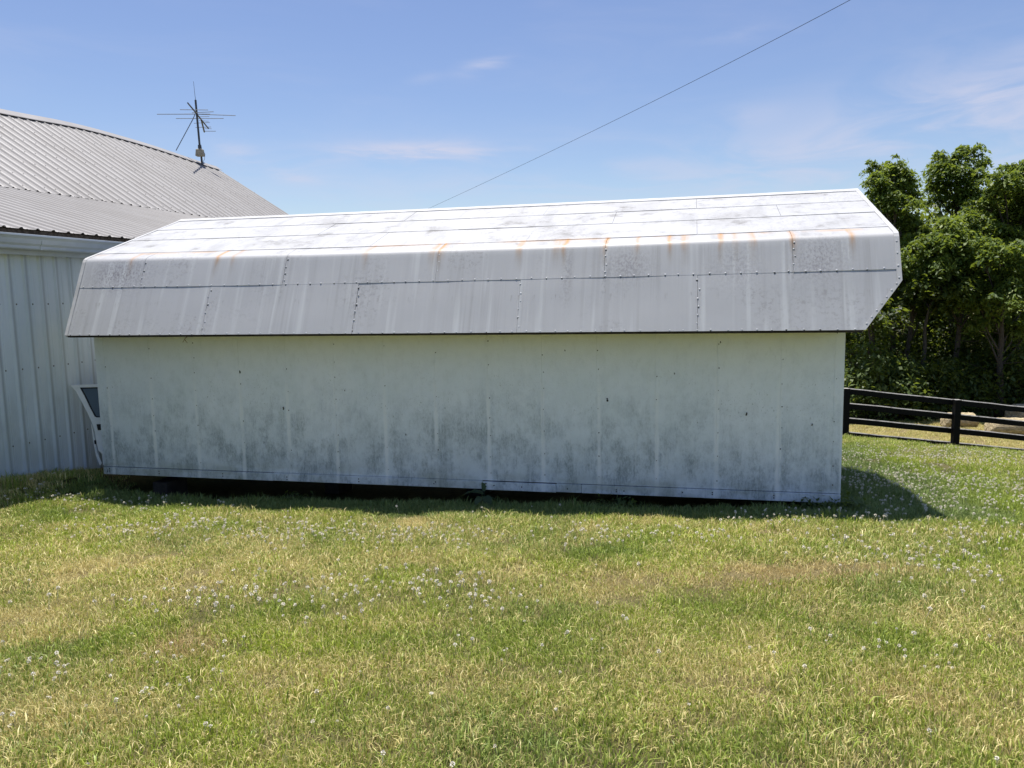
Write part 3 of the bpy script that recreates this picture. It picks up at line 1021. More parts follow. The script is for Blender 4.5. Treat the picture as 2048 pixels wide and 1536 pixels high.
for zz in (-.02, -.78, -1.66):
    s = 4.0
    while s < 9.6:
        dome(ws, np.array(bp(s + .06, QW - .001, zz + .006 * math.sin(s * 3))), -QX, .011, .008)
        s += .2286
tag(ws.build('wall_screw', M['screw'], barn), kind='stuff')
# gable walls and back wall
for sg in (S0 + .2, S1 - .06):
    qr, zr_ = roof_pt(1, sg, 1.0); qj, zj = roof_pt(0, sg, 1.0)
    b = MB()
    b.prism([(QW + .02, zg0), (QW + 13.0, zg0), (QW + 13.0, .95), (qr, zr_ - .05), (qj, zj - .05), (QW + .02, .82)], lambda p, d: bp(d, p[0], p[1]), sg, sg + .04)
    b.build('gable_wall', M['barn_wall'], barn)
b = MB(); b.prism([(QW + 13.0, zg0), (QW + 13.04, zg0), (QW + 13.04, 1.0), (QW + 13.0, 1.0)], lambda p, d: bp(d, p[0], p[1]), S0 + .2, S1 - .06); b.build('wall_panel', M['barn_wall'], barn)
# fascia board, gutter
b = MB(); b.prism([(7.47, .64), (7.50, .64), (7.50, .845), (7.47, .825)], lambda p, d: bp(d, p[0], p[1]), S0, S1 - .02); b.build('fascia', M['fascia'], barn)
b = MB(); b.prism([(7.50, .62), (QW, .62), (QW, .66), (7.50, .66)], lambda p, d: bp(d, p[0], p[1]), S0, S1 - .02); b.build('soffit', M['fascia'], barn)
gut = [(7.465, .745), (7.465, .60), (7.385, .60), (7.372, .612), (7.372, .640), (7.35, .665), (7.338, .715), (7.322, .735), (7.308, .745), (7.312, .764), (7.335, .768), (7.345, .757), (7.345, .738), (7.352, .716), (7.362, .672), (7.384, .645), (7.384, .612), (7.453, .612), (7.453, .745)]
b = MB(); b.prism(gut, lambda p, d: bp(d, p[0], p[1]), S0, S1 - .02)
gutter = b.build('gutter', M['gutter'], barn)
for sb in (4.6, 6.6, 7.63, 9.3, 11.0):
    b = MB()
    b.prism([(7.33, .757), (7.40, .763), (7.47, .775), (7.47, .768), (7.40, .757), (7.345, .750), (7.36, .67), (7.382, .645), (7.382, .600), (7.366, .600), (7.366, .640), (7.343, .665)], lambda p, d: bp(d, p[0], p[1]), sb - .014, sb + .014)
    b.build('gutter_bracket', M['gutter'], gutter)

b = MB(); b.prism([(7.50, .545), (7.53, .545), (7.53, .618), (7.50, .618)], lambda p, d: bp(d, p[0], p[1]), S0, S1 - .02); b.build('trim_board', M['gutter'], barn)
# ------------------------------------------------------------------ antenna on the barn ridge
M['antenna'] = simple_mat('dark_weathered_aluminium', (.055, .06, .068), .5, .3, 12, .4)
M['element'] = simple_mat('grey_aluminium_rod', (.13, .15, .18), .45, .2, 12, .4)
M['boxcase'] = simple_mat('faded_tan_plastic', (.30, .27, .20), .6, .2, 12)
AD = 23.0
ANT = at_depth(405, 330, AD)
ant = empty('tv_antenna', ANT, 0, 'old rooftop television aerial on a leaning mast at the barn ridge', 'antenna')
def ap(px, py, dep=AD): return at_depth(px, py, dep) - ANT
b = MB(); b.tube([ap(405, 334), ap(402, 308), ap(399, 288), ap(391, 200)], [.030, .030, .030, .030], 8); b.build('mast', M['antenna'], ant)
b = MB(); b.tube([ap(400.5, 303), ap(399, 290)], [.062, .050], 8); b.build('clamp', M['antenna'], ant)
b = MB()
c = ap(402.5, 306); b.box(c[0] - .105, c[0] + .125, c[1] - .20, c[1] - .03, c[2] - .115, c[2] + .085, .015)
bx = b.build('control_box', M['boxcase'], ant)
for v in bx.data.vertices:
    if v.co.z > c[2] + .03: v.co.x = c[0] + (v.co.x - c[0]) * .78
def adepth(px_py):
    # boom lies level: depth follows from how high it is seen
    return px_py
hb = at_depth(392, 228, AD)[2]
def level(px, py):
    d = pxdir(px, py); t = (hb - CAMZ) / d[2]
    return np.array([d[0] * t, d[1] * t, CAMZ + d[2] * t]) - ANT
boom = [level(375.5, 206), level(388, 221), level(403, 240), level(417, 257)]
b = MB(); b.tube(boom, [.02, .022, .022, .02], 6); b.build('boom', M['antenna'], ant)
b = MB(); b.tube([level(403, 240) + np.array([0, 0, -.02]), level(408.5, 262.5) + np.array([0, 0, -.02])], .024, 6); b.build('boom', M['antenna'], ant)
for (x0, y0, x1, y1, r_) in ((360, 219.3, 416, 220, .010), (314, 228.5, 390, 228.3, .011), (392, 228.3, 471, 231.2, .011), (368, 228, 420, 228, .010), (352, 237, 447, 237, .010), (384, 225.5, 427, 223.5, .010), (396, 233.5, 418.5, 233, .008),
                             (388, 246.5, 419.5, 245, .009), (391, 254.8, 422, 254, .009), (408.5, 262.4, 431.5, 262.4, .010), (398, 241, 417, 242.5, .008), (410, 257.2, 423, 257.4, .008)):
    b = MB()
    m_ = level((x0 + x1) / 2, (y0 + y1) / 2); dd = (m_ + ANT)[1]
    b.tube([at_depth(x0, y0, dd) - ANT, at_depth(x1, y1, dd) - ANT], r_, 5); b.build('element', M['element'], ant)
b = MB(); b.tube([ap(390.5, 227, 22.7), ap(386, 238, 22.7), ap(352, 301, 22.5)], .012, 5); b.build('stay_rod', M['element'], ant)
b = MB(); b.tube([ap(391, 200), ap(389.2, 185), ap(387, 163)], [.008, .006, .005], 5); b.build('whip', M['element'], ant)
b = MB(); b.tube([ap(404.5, 300, 22.9), ap(410, 308, 22.9), ap(409, 318, 22.9), ap(405, 328, 22.95)], .006, 4); b.build('cable', M['element'], ant)

# ------------------------------------------------------------------ overhead wire
A_, B_ = at_depth(1900, -113, 13.0), at_depth(820, 434.5, 44.0)
pts = []
d0, d1 = 9.0, 60.0
P0 = at_depth(2150, -262, 9.0)
for t in np.linspace(0, 1, 40):
    # the wire's own plane, seen as a nearly straight line with a slight sag
    px = 2150 + (640 - 2150) * t
    inv = (1 / d0) * (1 - t) + (1 / d1) * t
    u_ = (1700 - px) / 845
    py = 418 * u_ + 8 * (1 - (2 * u_ - 1) ** 2)
    pts.append(at_depth(px, py, 1 / inv))
b = MB(); b.tube(pts, .0045, 5)
M['wire'] = simple_mat('dark_cable_sheath', (.035, .04, .055), .5, .1, 4)
wire = b.build('overhead_wire', M['wire'])
tag(wire, 'thin dark overhead cable crossing the sky from top right to the shed ridge', 'cable')

# ------------------------------------------------------------------ car door leaning behind the shed
M['car_paint'] = simple_mat('white_car_paint', (.85, .87, .88), .25, .06, 6, .5)
M['rubber'] = simple_mat('black_rubber_seal', (.015, .015, .017), .6, .1, 10)
m, nt = new_mat('tinted_car_glass')
gb = nt.n('ShaderNodeBsdfPrincipled', {'Base Color': rgb(.10, .14, .19), 'Roughness': .12, 'Specular IOR Level': .6})
nt.n('ShaderNodeOutputMaterial', {'Surface': gb.outputs[0]})
M['car_glass'] = m
# the door stands between shed and barn, its face turned towards the camera
DD = 9.50
cd0 = at_depth(205, 930, DD)
cd0[2] = float(ground(cd0[0], cd0[1]))
door = empty('car_door', cd0, 0, 'white car door with black handle leaning upright between barn and shed', 'car door')
def dp(px, py, off=0.0):
    # the door leans back a little: higher points stand further away
    dep = DD + (930 - py) / F * DD * .16 + off
    return at_depth(px, py, dep) - cd0
# outline of the shell (front edge curved, as a raked window post), with the window opening
OUT = [(141, 771), (152, 783), (164, 805), (176, 828), (184, 846), (189, 862), (194, 888), (197, 901), (204, 908), (206, 930), (262, 932), (262, 768), (195, 769), (165, 770)]
WIN = [(159, 775), (168, 791), (180, 816), (189, 833), (193, 835), (258, 835), (258, 773)]
def shell(out, win, z_off, th, name, mat, parent, with_hole=True):
    V = []; Fc = []
    bm = bmesh.new()
    vo = [bm.verts.new(dp(x, y, z_off)) for (x, y) in out]
    eo = [bm.edges.new((vo[i], vo[(i + 1) % len(vo)])) for i in range(len(vo))]
    ei = []
    if with_hole:
        vi = [bm.verts.new(dp(x, y, z_off)) for (x, y) in win]
        ei = [bm.edges.new((vi[i], vi[(i + 1) % len(vi)])) for i in range(len(vi))]
    bmesh.ops.triangle_fill(bm, use_beauty=True, use_dissolve=False, edges=eo + ei)
    r_ = bmesh.ops.extrude_face_region(bm, geom=list(bm.faces))
    for v in [g_ for g_ in r_['geom'] if isinstance(g_, bmesh.types.BMVert)]:
        v.co.y += th
    bmesh.ops.recalc_face_normals(bm, faces=list(bm.faces))
    mb = MB(); mb.add_bm(bm)
    return mb.build(name, mat, parent)
shell(OUT, WIN, 0.0, .055, 'door_shell', M['car_paint'], door)
sealo = [(x + (1.5 if x < 200 else -1) - .4, y) for (x, y) in WIN]
inn = [(163.5, 777.5), (172, 793), (183.5, 818), (191.5, 832), (195, 833), (255, 833), (255, 776)]
shell([(x - .6, y - .4) if x < 200 else (x + .5, y) for (x, y) in WIN], inn, .006, .03, 'window_seal', M['rubber'], door)
b = MB(); b.add([dp(x, y, .02) for (x, y) in inn] , [tuple(range(len(inn)))[::-1]])
gl = b.build('window_glass', M['car_glass'], door)
md = gl.modifiers.new('t', 'SOLIDIFY'); md.thickness = .006
b = MB(); b.prism([(193, 848.5), (222, 847.5), (222, 859), (195.5, 860.5)], lambda p, d: dp(p[0], p[1], d), -.012, .01); b.build('door_handle', M['rubber'], door)
# inner edge seen from the side, with a latch and a bumper strip
b = MB(); b.prism([(182, 846), (184.5, 852), (189, 876), (194, 904), (204, 926), (200, 931), (192, 912), (186, 880)], lambda p, d: dp(p[0], p[1], d), .056, .10); b.build('door_edge', M['car_paint'], door)
b = MB(); b.prism([(188, 881), (192, 880), (193, 889), (189, 888)], lambda p, d: dp(p[0], p[1], d), .045, .11); b.build('latch', M['rubber'], door)
b = MB(); b.prism([(199, 899), (222, 898), (222, 906), (203, 907)], lambda p, d: dp(p[0], p[1], d), -.03, -.002); b.build('rub_strip', M['car_paint'], door)

# ------------------------------------------------------------------ black board fence
m, nt = new_mat('black_fence_paint_highlight_painted_on_top')
gn_ = nt.n('ShaderNodeNewGeometry')
nzv = nt.n('ShaderNodeSeparateXYZ', {0: gn_.outputs['Normal']}).outputs[2]
nb_ = nt.noise(gn_.outputs['Position'], 9.0, 5, .7)
top_highlight = nt.math('MULTIPLY', nt.rng(nzv, .45, .68), nt.rng(nb_, .3, .55, .35, 1.0))  # upward faces coloured pale as a painted sun highlight
finish(nt, nt.mix(top_highlight, nt.mix(nb_, rgb(.004, .004, .004), rgb(.010, .010, .010)), rgb(.34, .33, .31)), .7, .12)
M['black_board'] = m
fp = []
for (px, dep) in ((1480, 19.3), (1690, 19.4), (1911, 19.75), (2128, 20.1), (2350, 20.5), (2570, 20.9)):
    d = pxdir(px, 850); X_ = d[0] / d[1] * dep
    fp.append((X_, dep))
f0 = np.array([fp[0][0], fp[0][1], float(ground(*fp[0]))])
fence = empty('board_fence', f0, 0, 'black four rail board fence running downhill behind the shed', 'fence')
FPX = (1480, 1690, 1911, 2128, 2350, 2570)
def fz(i):      # the line of post tops falls evenly along the fence
    return float(at_depth(FPX[i], 777 + .1045 * (FPX[i] - 1690), fp[i][1])[2]) - 1.305
zoff = [-.0] * 6
FB = MB()
posts = []
for i, (X_, Y_) in enumerate(fp):
    zz = fz(i)
    b = MB()
    lean = random.uniform(-.02, .02)
    x0, y0 = X_ - f0[0], Y_ - f0[1]
    hw = .075
    V = []
    for (h, ll) in ((-.5, 0), (1.31 + random.uniform(-.01, .01), lean)):
        for (sx, sy) in ((-1, -1), (1, -1), (1, 1), (-1, 1)):
            V.append((x0 + sx * hw + ll, y0 + sy * hw, zz - f0[2] + h))
    b.add(V, [(0, 3, 2, 1), (4, 5, 6, 7), (0, 1, 5, 4), (1, 2, 6, 5), (2, 3, 7, 6), (3, 0, 4, 7)])
    b.build('post', M['black_board'], fence)
for i in range(len(fp) - 1):
    a = np.array([fp[i][0], fp[i][1] + .098, fz(i)]) - f0; c = np.array([fp[i + 1][0], fp[i + 1][1] + .098, fz(i + 1)]) - f0
    for h in (.11, .48, .86, 1.235):
        b = MB()
        n_ = 6; V = []
        for k in range(n_ + 1):
            t = k / n_
            p = a * (1 - t) + c * t
            zc = h + random.uniform(-.006, .006)
            bow = random.uniform(-.006, .006)
            for (sy, sz) in ((-.02, -.078), (.02, -.078), (.02, .076), (-.003, .076), (-.02, .057)):
                V.append((p[0] + (.004 if k == 0 else (-.004 if k == n_ else 0)), p[1] + sy + bow, p[2] + zc + sz))
        Fc = [(0, 4, 3, 2, 1), tuple(n_ * 5 + k for k in (0, 1, 2, 3, 4))]
        for k in range(n_):
            for j in range(5):
                Fc.append((k * 5 + j, k * 5 + (j + 1) % 5, (k + 1) * 5 + (j + 1) % 5, (k + 1) * 5 + j))
        b.add(V, Fc); b.build('rail', M['black_board'], fence)

# ------------------------------------------------------------------ hay bales in the field
m, nt = new_mat('dry_hay')
c = ocoord(nt)
n1 = nt.noise(nt.mapv(c, (4, 26, 26)), 1.4, 8, .75); n2 = nt.noise(c, 3, 5, .6)
col = nt.mix(nt.rng(n1, .3, .7), rgb(.22, .17, .10), rgb(.78, .66, .43))
col = nt.mix(nt.rng(n2, .45, .7, 0, .5), col, rgb(.30, .24, .16))
finish(nt, col, .95, .1, n1, .05)
M['hay'] = m
def bale(px, py, dep, length, rad, rz, label, seed):
    r = np.random.default_rng(seed)
    p = at_depth(px, py, dep); p[2] = float(ground(p[0], p[1]))
    nr, ns = 14, 22
    V = []
    prof_ = [(-.5, .0), (-.5, .55), (-.49, .82), (-.46, .93)] + [(-.46 + .92 * k / 7, .97 + .03 * math.sin(k * 1.9)) for k in range(1, 7)] + [(.46, .93), (.49, .82), (.5, .55), (.5, 0)]
    for (xx, rr_) in prof_:
        for k in range(ns):
            a = 2 * math.pi * k / ns
            j = 1 + r.normal(0, .022)
            yy = rr_ * rad * math.cos(a) * 1.08 * j; zz = rr_ * rad * math.sin(a) * j
            zz = max(zz, -rad * .82) * .93
            V.append((xx * length * (1 - .10 * (zz / rad) if abs(xx) > .4 else 1), yy, zz + rad * .76 + r.normal(0, .006)))
    Fc = [(i * ns + k, i * ns + (k + 1) % ns, (i + 1) * ns + (k + 1) % ns, (i + 1) * ns + k) for i in range(len(prof_) - 1) for k in range(ns)]
    o = mesh_obj('hay_bale', V, Fc, M['hay'], None, True)
    o.location = p; o.rotation_euler = (0, 0, rz)
    tag(o, label, 'hay bale', 'hay bales in the field beyond the fence')
    sub = o.modifiers.new('s', 'SUBSURF'); sub.levels = 1; sub.render_levels = 1
    dsp = o.modifiers.new('d', 'DISPLACE'); tx = bpy.data.textures.new('hay_lumps', 'CLOUDS'); tx.noise_scale = .07; dsp.texture = tx; dsp.strength = .07; dsp.mid_level = .5
    return o
bale(1917, 872, 26.3, 1.06, .30, -.08, 'small round hay bale seen through the fence behind its post', 1)
bale(2032, 884, 24.6, 1.75, .34, -.15, 'long hay bale cut by the right edge, in front of another', 2)
bale(2052, 868, 27.3, 1.2, .40, .1, 'rounded hay bale whose top shows above the long one', 3)

# ------------------------------------------------------------------ trees
def leaf_mat(name, c0, c1, c2):
    m, nt = new_mat(name)
    r = nt.n('ShaderNodeAttribute', None, attribute_name='rnd').outputs['Fac']
    col = nt.mix(nt.rng(r, 0, .6, smooth=False), rgb(*c0), rgb(*c1))
    col = nt.mix(nt.rng(r, .6, 1.0, smooth=False), col, rgb(*c2))
    d = nt.n('ShaderNodeBsdfPrincipled', {'Base Color': col, 'Roughness': .5, 'Specular IOR Level': .3})
    tcol = nt.mix(.6, col, rgb(.31, .38, .03))
    t = nt.n('ShaderNodeBsdfTranslucent', {'Color': tcol})
    mx = nt.n('ShaderNodeMixShader', {0: .45, 1: d.outputs[0], 2: t.outputs[0]})
    nt.n('ShaderNodeOutputMaterial', {'Surface': mx.outputs[0]})
    return m
M['leaf_locust'] = leaf_mat('locust_leaf', (.050, .095, .024), (.122, .185, .038), (.265, .33, .08))
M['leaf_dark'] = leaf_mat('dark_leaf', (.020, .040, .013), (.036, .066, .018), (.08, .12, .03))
M['leaf_shrub'] = leaf_mat('shrub_leaf', (.045, .08, .025), (.085, .13, .04), (.16, .21, .08))
M['bark'] = simple_mat('grey_brown_bark', (.075, .065, .055), .9, .4, 9, .15, 0, (4, 4, 1), .02)


def leaves(centers, sig, per, size, aspect, droop, r, flat=.35):
    """leaf sprays round cluster centres -> verts, quads, rnd"""
    n = len(centers)
    sg = np.broadcast_to(np.asarray(sig, float), (n,))
    pr = np.maximum(4, np.broadcast_to(np.asarray(per), (n,)).astype(int))
    ci = np.repeat(np.arange(n), pr)
    C = centers[ci]; S = sg[ci][:, None]
    N = len(C)
    # every spray is a tilted, drooping plate of leaves
    tx_ = r.normal(0, .35, (n, 2))[ci]
    off = r.normal(0, 1, (N, 3)) * np.concatenate([S, S, S * flat], 1)
    off = np.clip(off, -2.2 * S, 2.2 * S)
    off[:, 2] += off[:, 0] * tx_[:, 0] + off[:, 1] * tx_[:, 1]
    P = C + off
    P[:, 2] -= droop * (off[:, 0] ** 2 + off[:, 1] ** 2) / np.maximum(S[:, 0], .01)
    az = np.arctan2(off[:, 1], off[:, 0]) + r.normal(0, .8, N)
    tilt = r.normal(-.35, .42, N)
    d = np.stack([np.cos(az) * np.cos(tilt), np.sin(az) * np.cos(tilt), np.sin(tilt)], -1)
    side = np.stack([-np.sin(az), np.cos(az), r.normal(0, .5, N)], -1)
    side /= np.linalg.norm(side, axis=1, keepdims=True)
    ln = size * r.uniform(.4, 1.65, (N, 1)); wd = ln * aspect * r.uniform(.7, 1.3, (N, 1))
    a = P - d * ln * .5; b = P + side * wd * .5 + d * ln * .05; c_ = P + d * ln * .5; e = P - side * wd * .5 + d * ln * .05
    c_[:, 2] -= ln[:, 0] * .12
    V = np.stack([a, b, c_, e], 1).reshape(-1, 3)
    Q = np.arange(N * 4).reshape(N, 4)
    cl = r.random(n)[ci]
    rn = np.clip(.6 * cl + .4 * r.random(N), 0, 1)
    return V, Q, np.repeat(rn, 4)


def tree(name, label, X_, Y_, top, crown_r, z0f, seed, mat='leaf_locust', lean=(0, 0), n_limb=9, per=60, sub=5, size=.17, aspect=.5, sig=.34, trunk_r=.13, group='trees of the wood behind the fence', cat='tree', shape=1.0, flat=.30, dead=2):
    r = np.random.default_rng(seed)
    zb = float(ground(X_, Y_))
    Ht = top - .45 - zb
    root = empty(name, (X_, Y_, zb), 0, label, cat, group)
    tb = MB(); bb = MB(); centers = []; sg = []
    n_ = 9
    tp = []
    wob = r.normal(0, .09, (n_, 2)).cumsum(0)
    for i in range(n_):
        t = i / (n_ - 1)
        tp.append(np.array([lean[0] * t * t * Ht * .12 + wob[i, 0] * t * 1.5, lean[1] * t * Ht * .1 + wob[i, 1] * t * 1.5, t * Ht * .88 - (.1 if i == 0 else 0)]))
    tb.tube(tp, [trunk_r * (1 - .85 * (i / (n_ - 1))) + .012 for i in range(n_)], 7)
    tpa = np.array(tp)
    def on_trunk(z):
        return np.array([np.interp(z, tpa[:, 2], tpa[:, 0]), np.interp(z, tpa[:, 2], tpa[:, 1]), z])
    def put(p, s_):
        if p[2] > Ht - .15: p = p * np.array([1, 1, (Ht - .15) / p[2]])
        centers.append(p); sg.append(s_)
    for k in range(n_limb):
        f = (k + r.uniform(0, 1)) / n_limb
        z = Ht * (z0f + (.82 - z0f) * f)
        a = k * 2.4 + r.uniform(-.6, .6)
        ln = crown_r * r.uniform(.45, 1.2) * (.65 + .55 * math.sin(math.pi * (.12 + .8 * f))) * shape
        rise = r.uniform(.15, .9) if f < .8 else r.uniform(.6, 1.4)
        p0 = on_trunk(z)
        p1 = p0 + np.array([math.cos(a) * ln * .45, math.sin(a) * ln * .45, ln * .55 * rise])
        p2 = p0 + np.array([math.cos(a) * ln, math.sin(a) * ln, ln * rise * .85])
        r0 = trunk_r * (.5 - .3 * f)
        bb.tube([p0, p0 * .5 + p1 * .5 + r.normal(0, .03, 3), p1, p2], [r0, r0 * .8, r0 * .6, r0 * .2], 5, False)
        put(p2, sig * r.uniform(.6, 1.2))
        for s_ in range(sub):
            t = .35 + .65 * (s_ + r.random()) / sub
            q0 = p0 * (1 - t) ** 2 + 2 * p1 * t * (1 - t) + p2 * t * t
            aa = a + r.uniform(-1.5, 1.5)
            l2 = crown_r * r.uniform(.15, .5)
            q1 = q0 + np.array([math.cos(aa) * l2, math.sin(aa) * l2, r.uniform(-.15, .6) * l2])
            bb.tube([q0, (q0 + q1) / 2 + np.array([0, 0, .08 * l2]), q1], [r0 * .3 + .006, r0 * .2 + .005, .004], 4, False)
            put(q1, sig * r.uniform(.45, 1.25))
            if r.random() < .6: put(q0 * .4 + q1 * .6 + r.normal(0, .08, 3), sig * r.uniform(.4, .8))
    for k in range(4):
        put(on_trunk(Ht * .86) + np.array([r.normal(0, crown_r * .22), r.normal(0, crown_r * .22), r.uniform(-.06, .12) * Ht * .8]), sig * r.uniform(.5, .9))
    for k in range(dead):          # bare dead twigs
        z = Ht * r.uniform(.2, max(.25, z0f)); a = r.uniform(0, 6.28); l2 = r.uniform(.6, 1.4)
        p0 = on_trunk(z); p1 = p0 + np.array([math.cos(a) * l2, math.sin(a) * l2, r.uniform(.1, .8) * l2])
        bb.tube([p0, (p0 + p1) / 2 + r.normal(0, .06, 3), p1], [.022, .014, .006], 4, False)
        bb.tube([(p0 + p1) / 2, (p0 + p1) / 2 + np.array([r.normal(0, .3), r.normal(0, .3), .35])], [.010, .004], 4, False)
    tb.build('trunk', M['bark'], root, True)
    tag(bb.build('branches', M['bark'], root, True), kind='stuff')
    sg = np.array(sg)
    V, Q, rn = leaves(np.array(centers), sg, per * (sg / sig) ** 2, size, aspect, .25, r, flat)
    mesh_obj('crown', V, Q, M[mat], root, False, {'rnd': rn})
    return root


def tx(px, dep): return (px - 1024) / F * dep
def tz(py, dep): return CAMZ + ((574 - py) / F) * dep

LOBES = [  # label, trunk px, depth, seed, trunk radius, lobes (px, py, radius px)
    ('slim leafy tree whose rounded top stands nearest the shed roof', 1788, 31.5, 201, .12,
     [(1765, 336, 20), (1800, 330, 20), (1745, 358, 16), (1784, 360, 28), (1815, 372, 18), (1760, 392, 26), (1798, 398, 24), (1828, 398, 11), (1778, 428, 24), (1757, 446, 20), (1800, 440, 14), (1812, 462, 12)]),
    ('tallest tree of the wood with a bare fork below its airy top', 1905, 32.5, 202, .13,
     [(1906, 312, 18), (1936, 304, 18), (1958, 322, 13), (1880, 334, 20), (1915, 340, 28), (1946, 350, 20), (1864, 366, 15), (1890, 374, 20), (1928, 380, 22), (1956, 388, 12), (1872, 396, 12), (1846, 402, 9), (1905, 404, 12)]),
    ('broad tree at the right edge with layered drooping boughs', 2045, 31.0, 203, .16,
     [(2030, 340, 20), (2052, 332, 22), (2004, 352, 18), (2045, 366, 26), (1985, 380, 14), (2012, 390, 26), (2040, 402, 24), (1972, 404, 18), (1998, 420, 20), (2034, 434, 26), (1958, 432, 16), (1992, 452, 22), (2072, 380, 30), (2080, 430, 34), (2030, 470, 26)]),
    ('bushy mid height tree in front of the tall forked tree', 1915, 29.8, 204, .13,
     [(1886, 446, 20), (1912, 440, 20), (1936, 456, 24), (1900, 474, 28), (1870, 480, 20), (1932, 496, 26), (1880, 512, 28), (1914, 528, 26), (1952, 520, 22), (1898, 562, 26), (1940, 556, 26), (1868, 546, 16), (1920, 596, 24), (1952, 590, 20)]),
    ('spreading light green tree leaning out over the hay bales', 2010, 28.8, 205, .14,
     [(1985, 490, 22), (2016, 500, 26), (2046, 512, 26), (1966, 516, 18), (2000, 540, 28), (2036, 552, 24), (1972, 566, 24), (2012, 586, 28), (1960, 606, 20), (2044, 600, 24), (1990, 624, 22), (2030, 648, 22), (1962, 648, 18), (2072, 560, 30), (2076, 630, 30), (1998, 672, 16)]),
    ('dark tree filling the gap beside the beak of the shed roof', 1815, 30.6, 206, .12,
     [(1832, 446, 18), (1852, 458, 18), (1806, 484, 22), (1838, 486, 26), (1862, 502, 18), (1812, 520, 24), (1846, 532, 22), (1818, 562, 22), (1852, 574, 20), (1826, 604, 20), (1800, 540, 18), (1846, 622, 14)]),
]


def lobe_tree(label, px, dep, seed, trunk_r, lobes, mat='leaf_locust', size=.15):
    """trunk and limbs that carry separate leafy lobes, each a clump of drooping sprays"""
    r = np.random.default_rng(seed)
    X_ = float(at_depth(px, 620, dep)[0]); zb = float(ground(X_, dep))
    root = empty('wood_tree', (X_, dep, zb), 0, label, 'tree', 'trees of the wood behind the fence')
    o = np.array([X_, dep, zb])
    L3 = []
    for (lx, ly, lr) in lobes:
        dd = dep + r.uniform(-1.1, 1.1)
        L3.append((at_depth(lx, ly, dd) - o, lr / F * dep))
    top = max(p[2] for p, _ in L3)
    tb = MB(); bb = MB()
    n_ = 9; wob = r.normal(0, .08, (n_, 2)).cumsum(0)
    mx = np.mean([p[0] for p, _ in L3])
    tp = [np.array([mx * (i / 8) ** 1.5 + wob[i, 0] * i / 8, wob[i, 1] * i / 8, (i / 8) * (top - .5) - (.1 if i == 0 else 0)]) for i in range(n_)]
    tb.tube(tp, [trunk_r * (1 - .82 * i / 8) + .012 for i in range(n_)], 7)
    tpa = np.array(tp)
    cs = []; sg = []
    for (p, lr) in L3:
        zt = max(.3 * top, p[2] - 1.2 * abs(p[0] - mx) - r.uniform(.4, 1.1))
        b0 = np.array([np.interp(zt, tpa[:, 2], tpa[:, 0]), np.interp(zt, tpa[:, 2], tpa[:, 1]), zt])
        mid = b0 * .5 + p * .5 + np.array([0, 0, -.12 * lr]) + r.normal(0, .06, 3)
        bb.tube([b0, mid, p], [.045, .03, .012], 5, False)
        k = int(8 + 6 * lr / .4)
        for j in range(k):
            u = r.normal(0, 1, 3); u /= np.linalg.norm(u)
            q = p + u * lr * r.uniform(.15, 1.4) * np.array([1.15, 1.3, .75])
            bb.tube([p * .6 + mid * .4, q], [.012, .005], 4, False)
            cs.append(q); sg.append(lr * r.uniform(.2, .5))
            if r.random() < .30:
                u[2] = min(u[2], .25)
                q2 = p + u * lr * r.uniform(1.15, 1.6); bb.tube([p * .5 + q * .5, q2], [.010, .004], 4, False)
                cs.append(q2); sg.append(lr * r.uniform(.14, .26))
    for k in range(3):
        z = top * r.uniform(.2, .5); a = r.uniform(0, 6.28); l2 = r.uniform(.6, 1.5)
        p0 = np.array([np.interp(z, tpa[:, 2], tpa[:, 0]), np.interp(z, tpa[:, 2], tpa[:, 1]), z])
        p1 = p0 + np.array([math.cos(a) * l2, math.sin(a) * l2, r.uniform(.0, .6) * l2])
        bb.tube([p0, (p0 + p1) / 2 + r.normal(0, .06, 3), p1], [.022, .014, .006], 4, False)
    tb.build('trunk', M['bark'], root, True)
    tag(bb.build('branches', M['bark'], root, True), kind='stuff')
    sg = np.array(sg)
    V, Q, rn = leaves(np.array(cs), sg, 54 * (sg / .13) ** 2, size, .48, .35, r, .30)
    mesh_obj('crown', V, Q, M[mat], root, False, {'rnd': rn})


for args in LOBES:
    lobe_tree(*args)
TR = [  # label, px, depth, top py, crown px radius, z0f, seed, mat, kw
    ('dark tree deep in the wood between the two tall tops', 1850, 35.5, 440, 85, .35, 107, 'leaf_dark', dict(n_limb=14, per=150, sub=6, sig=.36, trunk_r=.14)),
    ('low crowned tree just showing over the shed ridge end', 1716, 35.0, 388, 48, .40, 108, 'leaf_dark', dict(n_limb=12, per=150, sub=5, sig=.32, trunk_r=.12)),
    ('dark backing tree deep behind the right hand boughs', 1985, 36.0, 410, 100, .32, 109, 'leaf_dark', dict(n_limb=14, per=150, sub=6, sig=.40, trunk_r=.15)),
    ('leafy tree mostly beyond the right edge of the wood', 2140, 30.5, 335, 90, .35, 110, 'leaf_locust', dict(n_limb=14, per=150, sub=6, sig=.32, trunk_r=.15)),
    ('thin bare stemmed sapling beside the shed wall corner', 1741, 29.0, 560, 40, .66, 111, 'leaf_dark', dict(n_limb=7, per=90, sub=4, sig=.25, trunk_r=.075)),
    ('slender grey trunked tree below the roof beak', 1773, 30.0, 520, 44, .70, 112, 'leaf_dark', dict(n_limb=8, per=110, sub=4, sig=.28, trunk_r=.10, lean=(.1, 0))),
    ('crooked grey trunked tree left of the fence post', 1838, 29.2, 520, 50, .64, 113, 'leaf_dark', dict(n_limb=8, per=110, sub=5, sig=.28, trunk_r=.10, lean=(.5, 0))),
    ('small dark tree hidden behind the shed gable', 1640, 34.0, 480, 60, .30, 114, 'leaf_dark', dict(n_limb=12, per=120, sub=5, sig=.36, trunk_r=.12)),
]
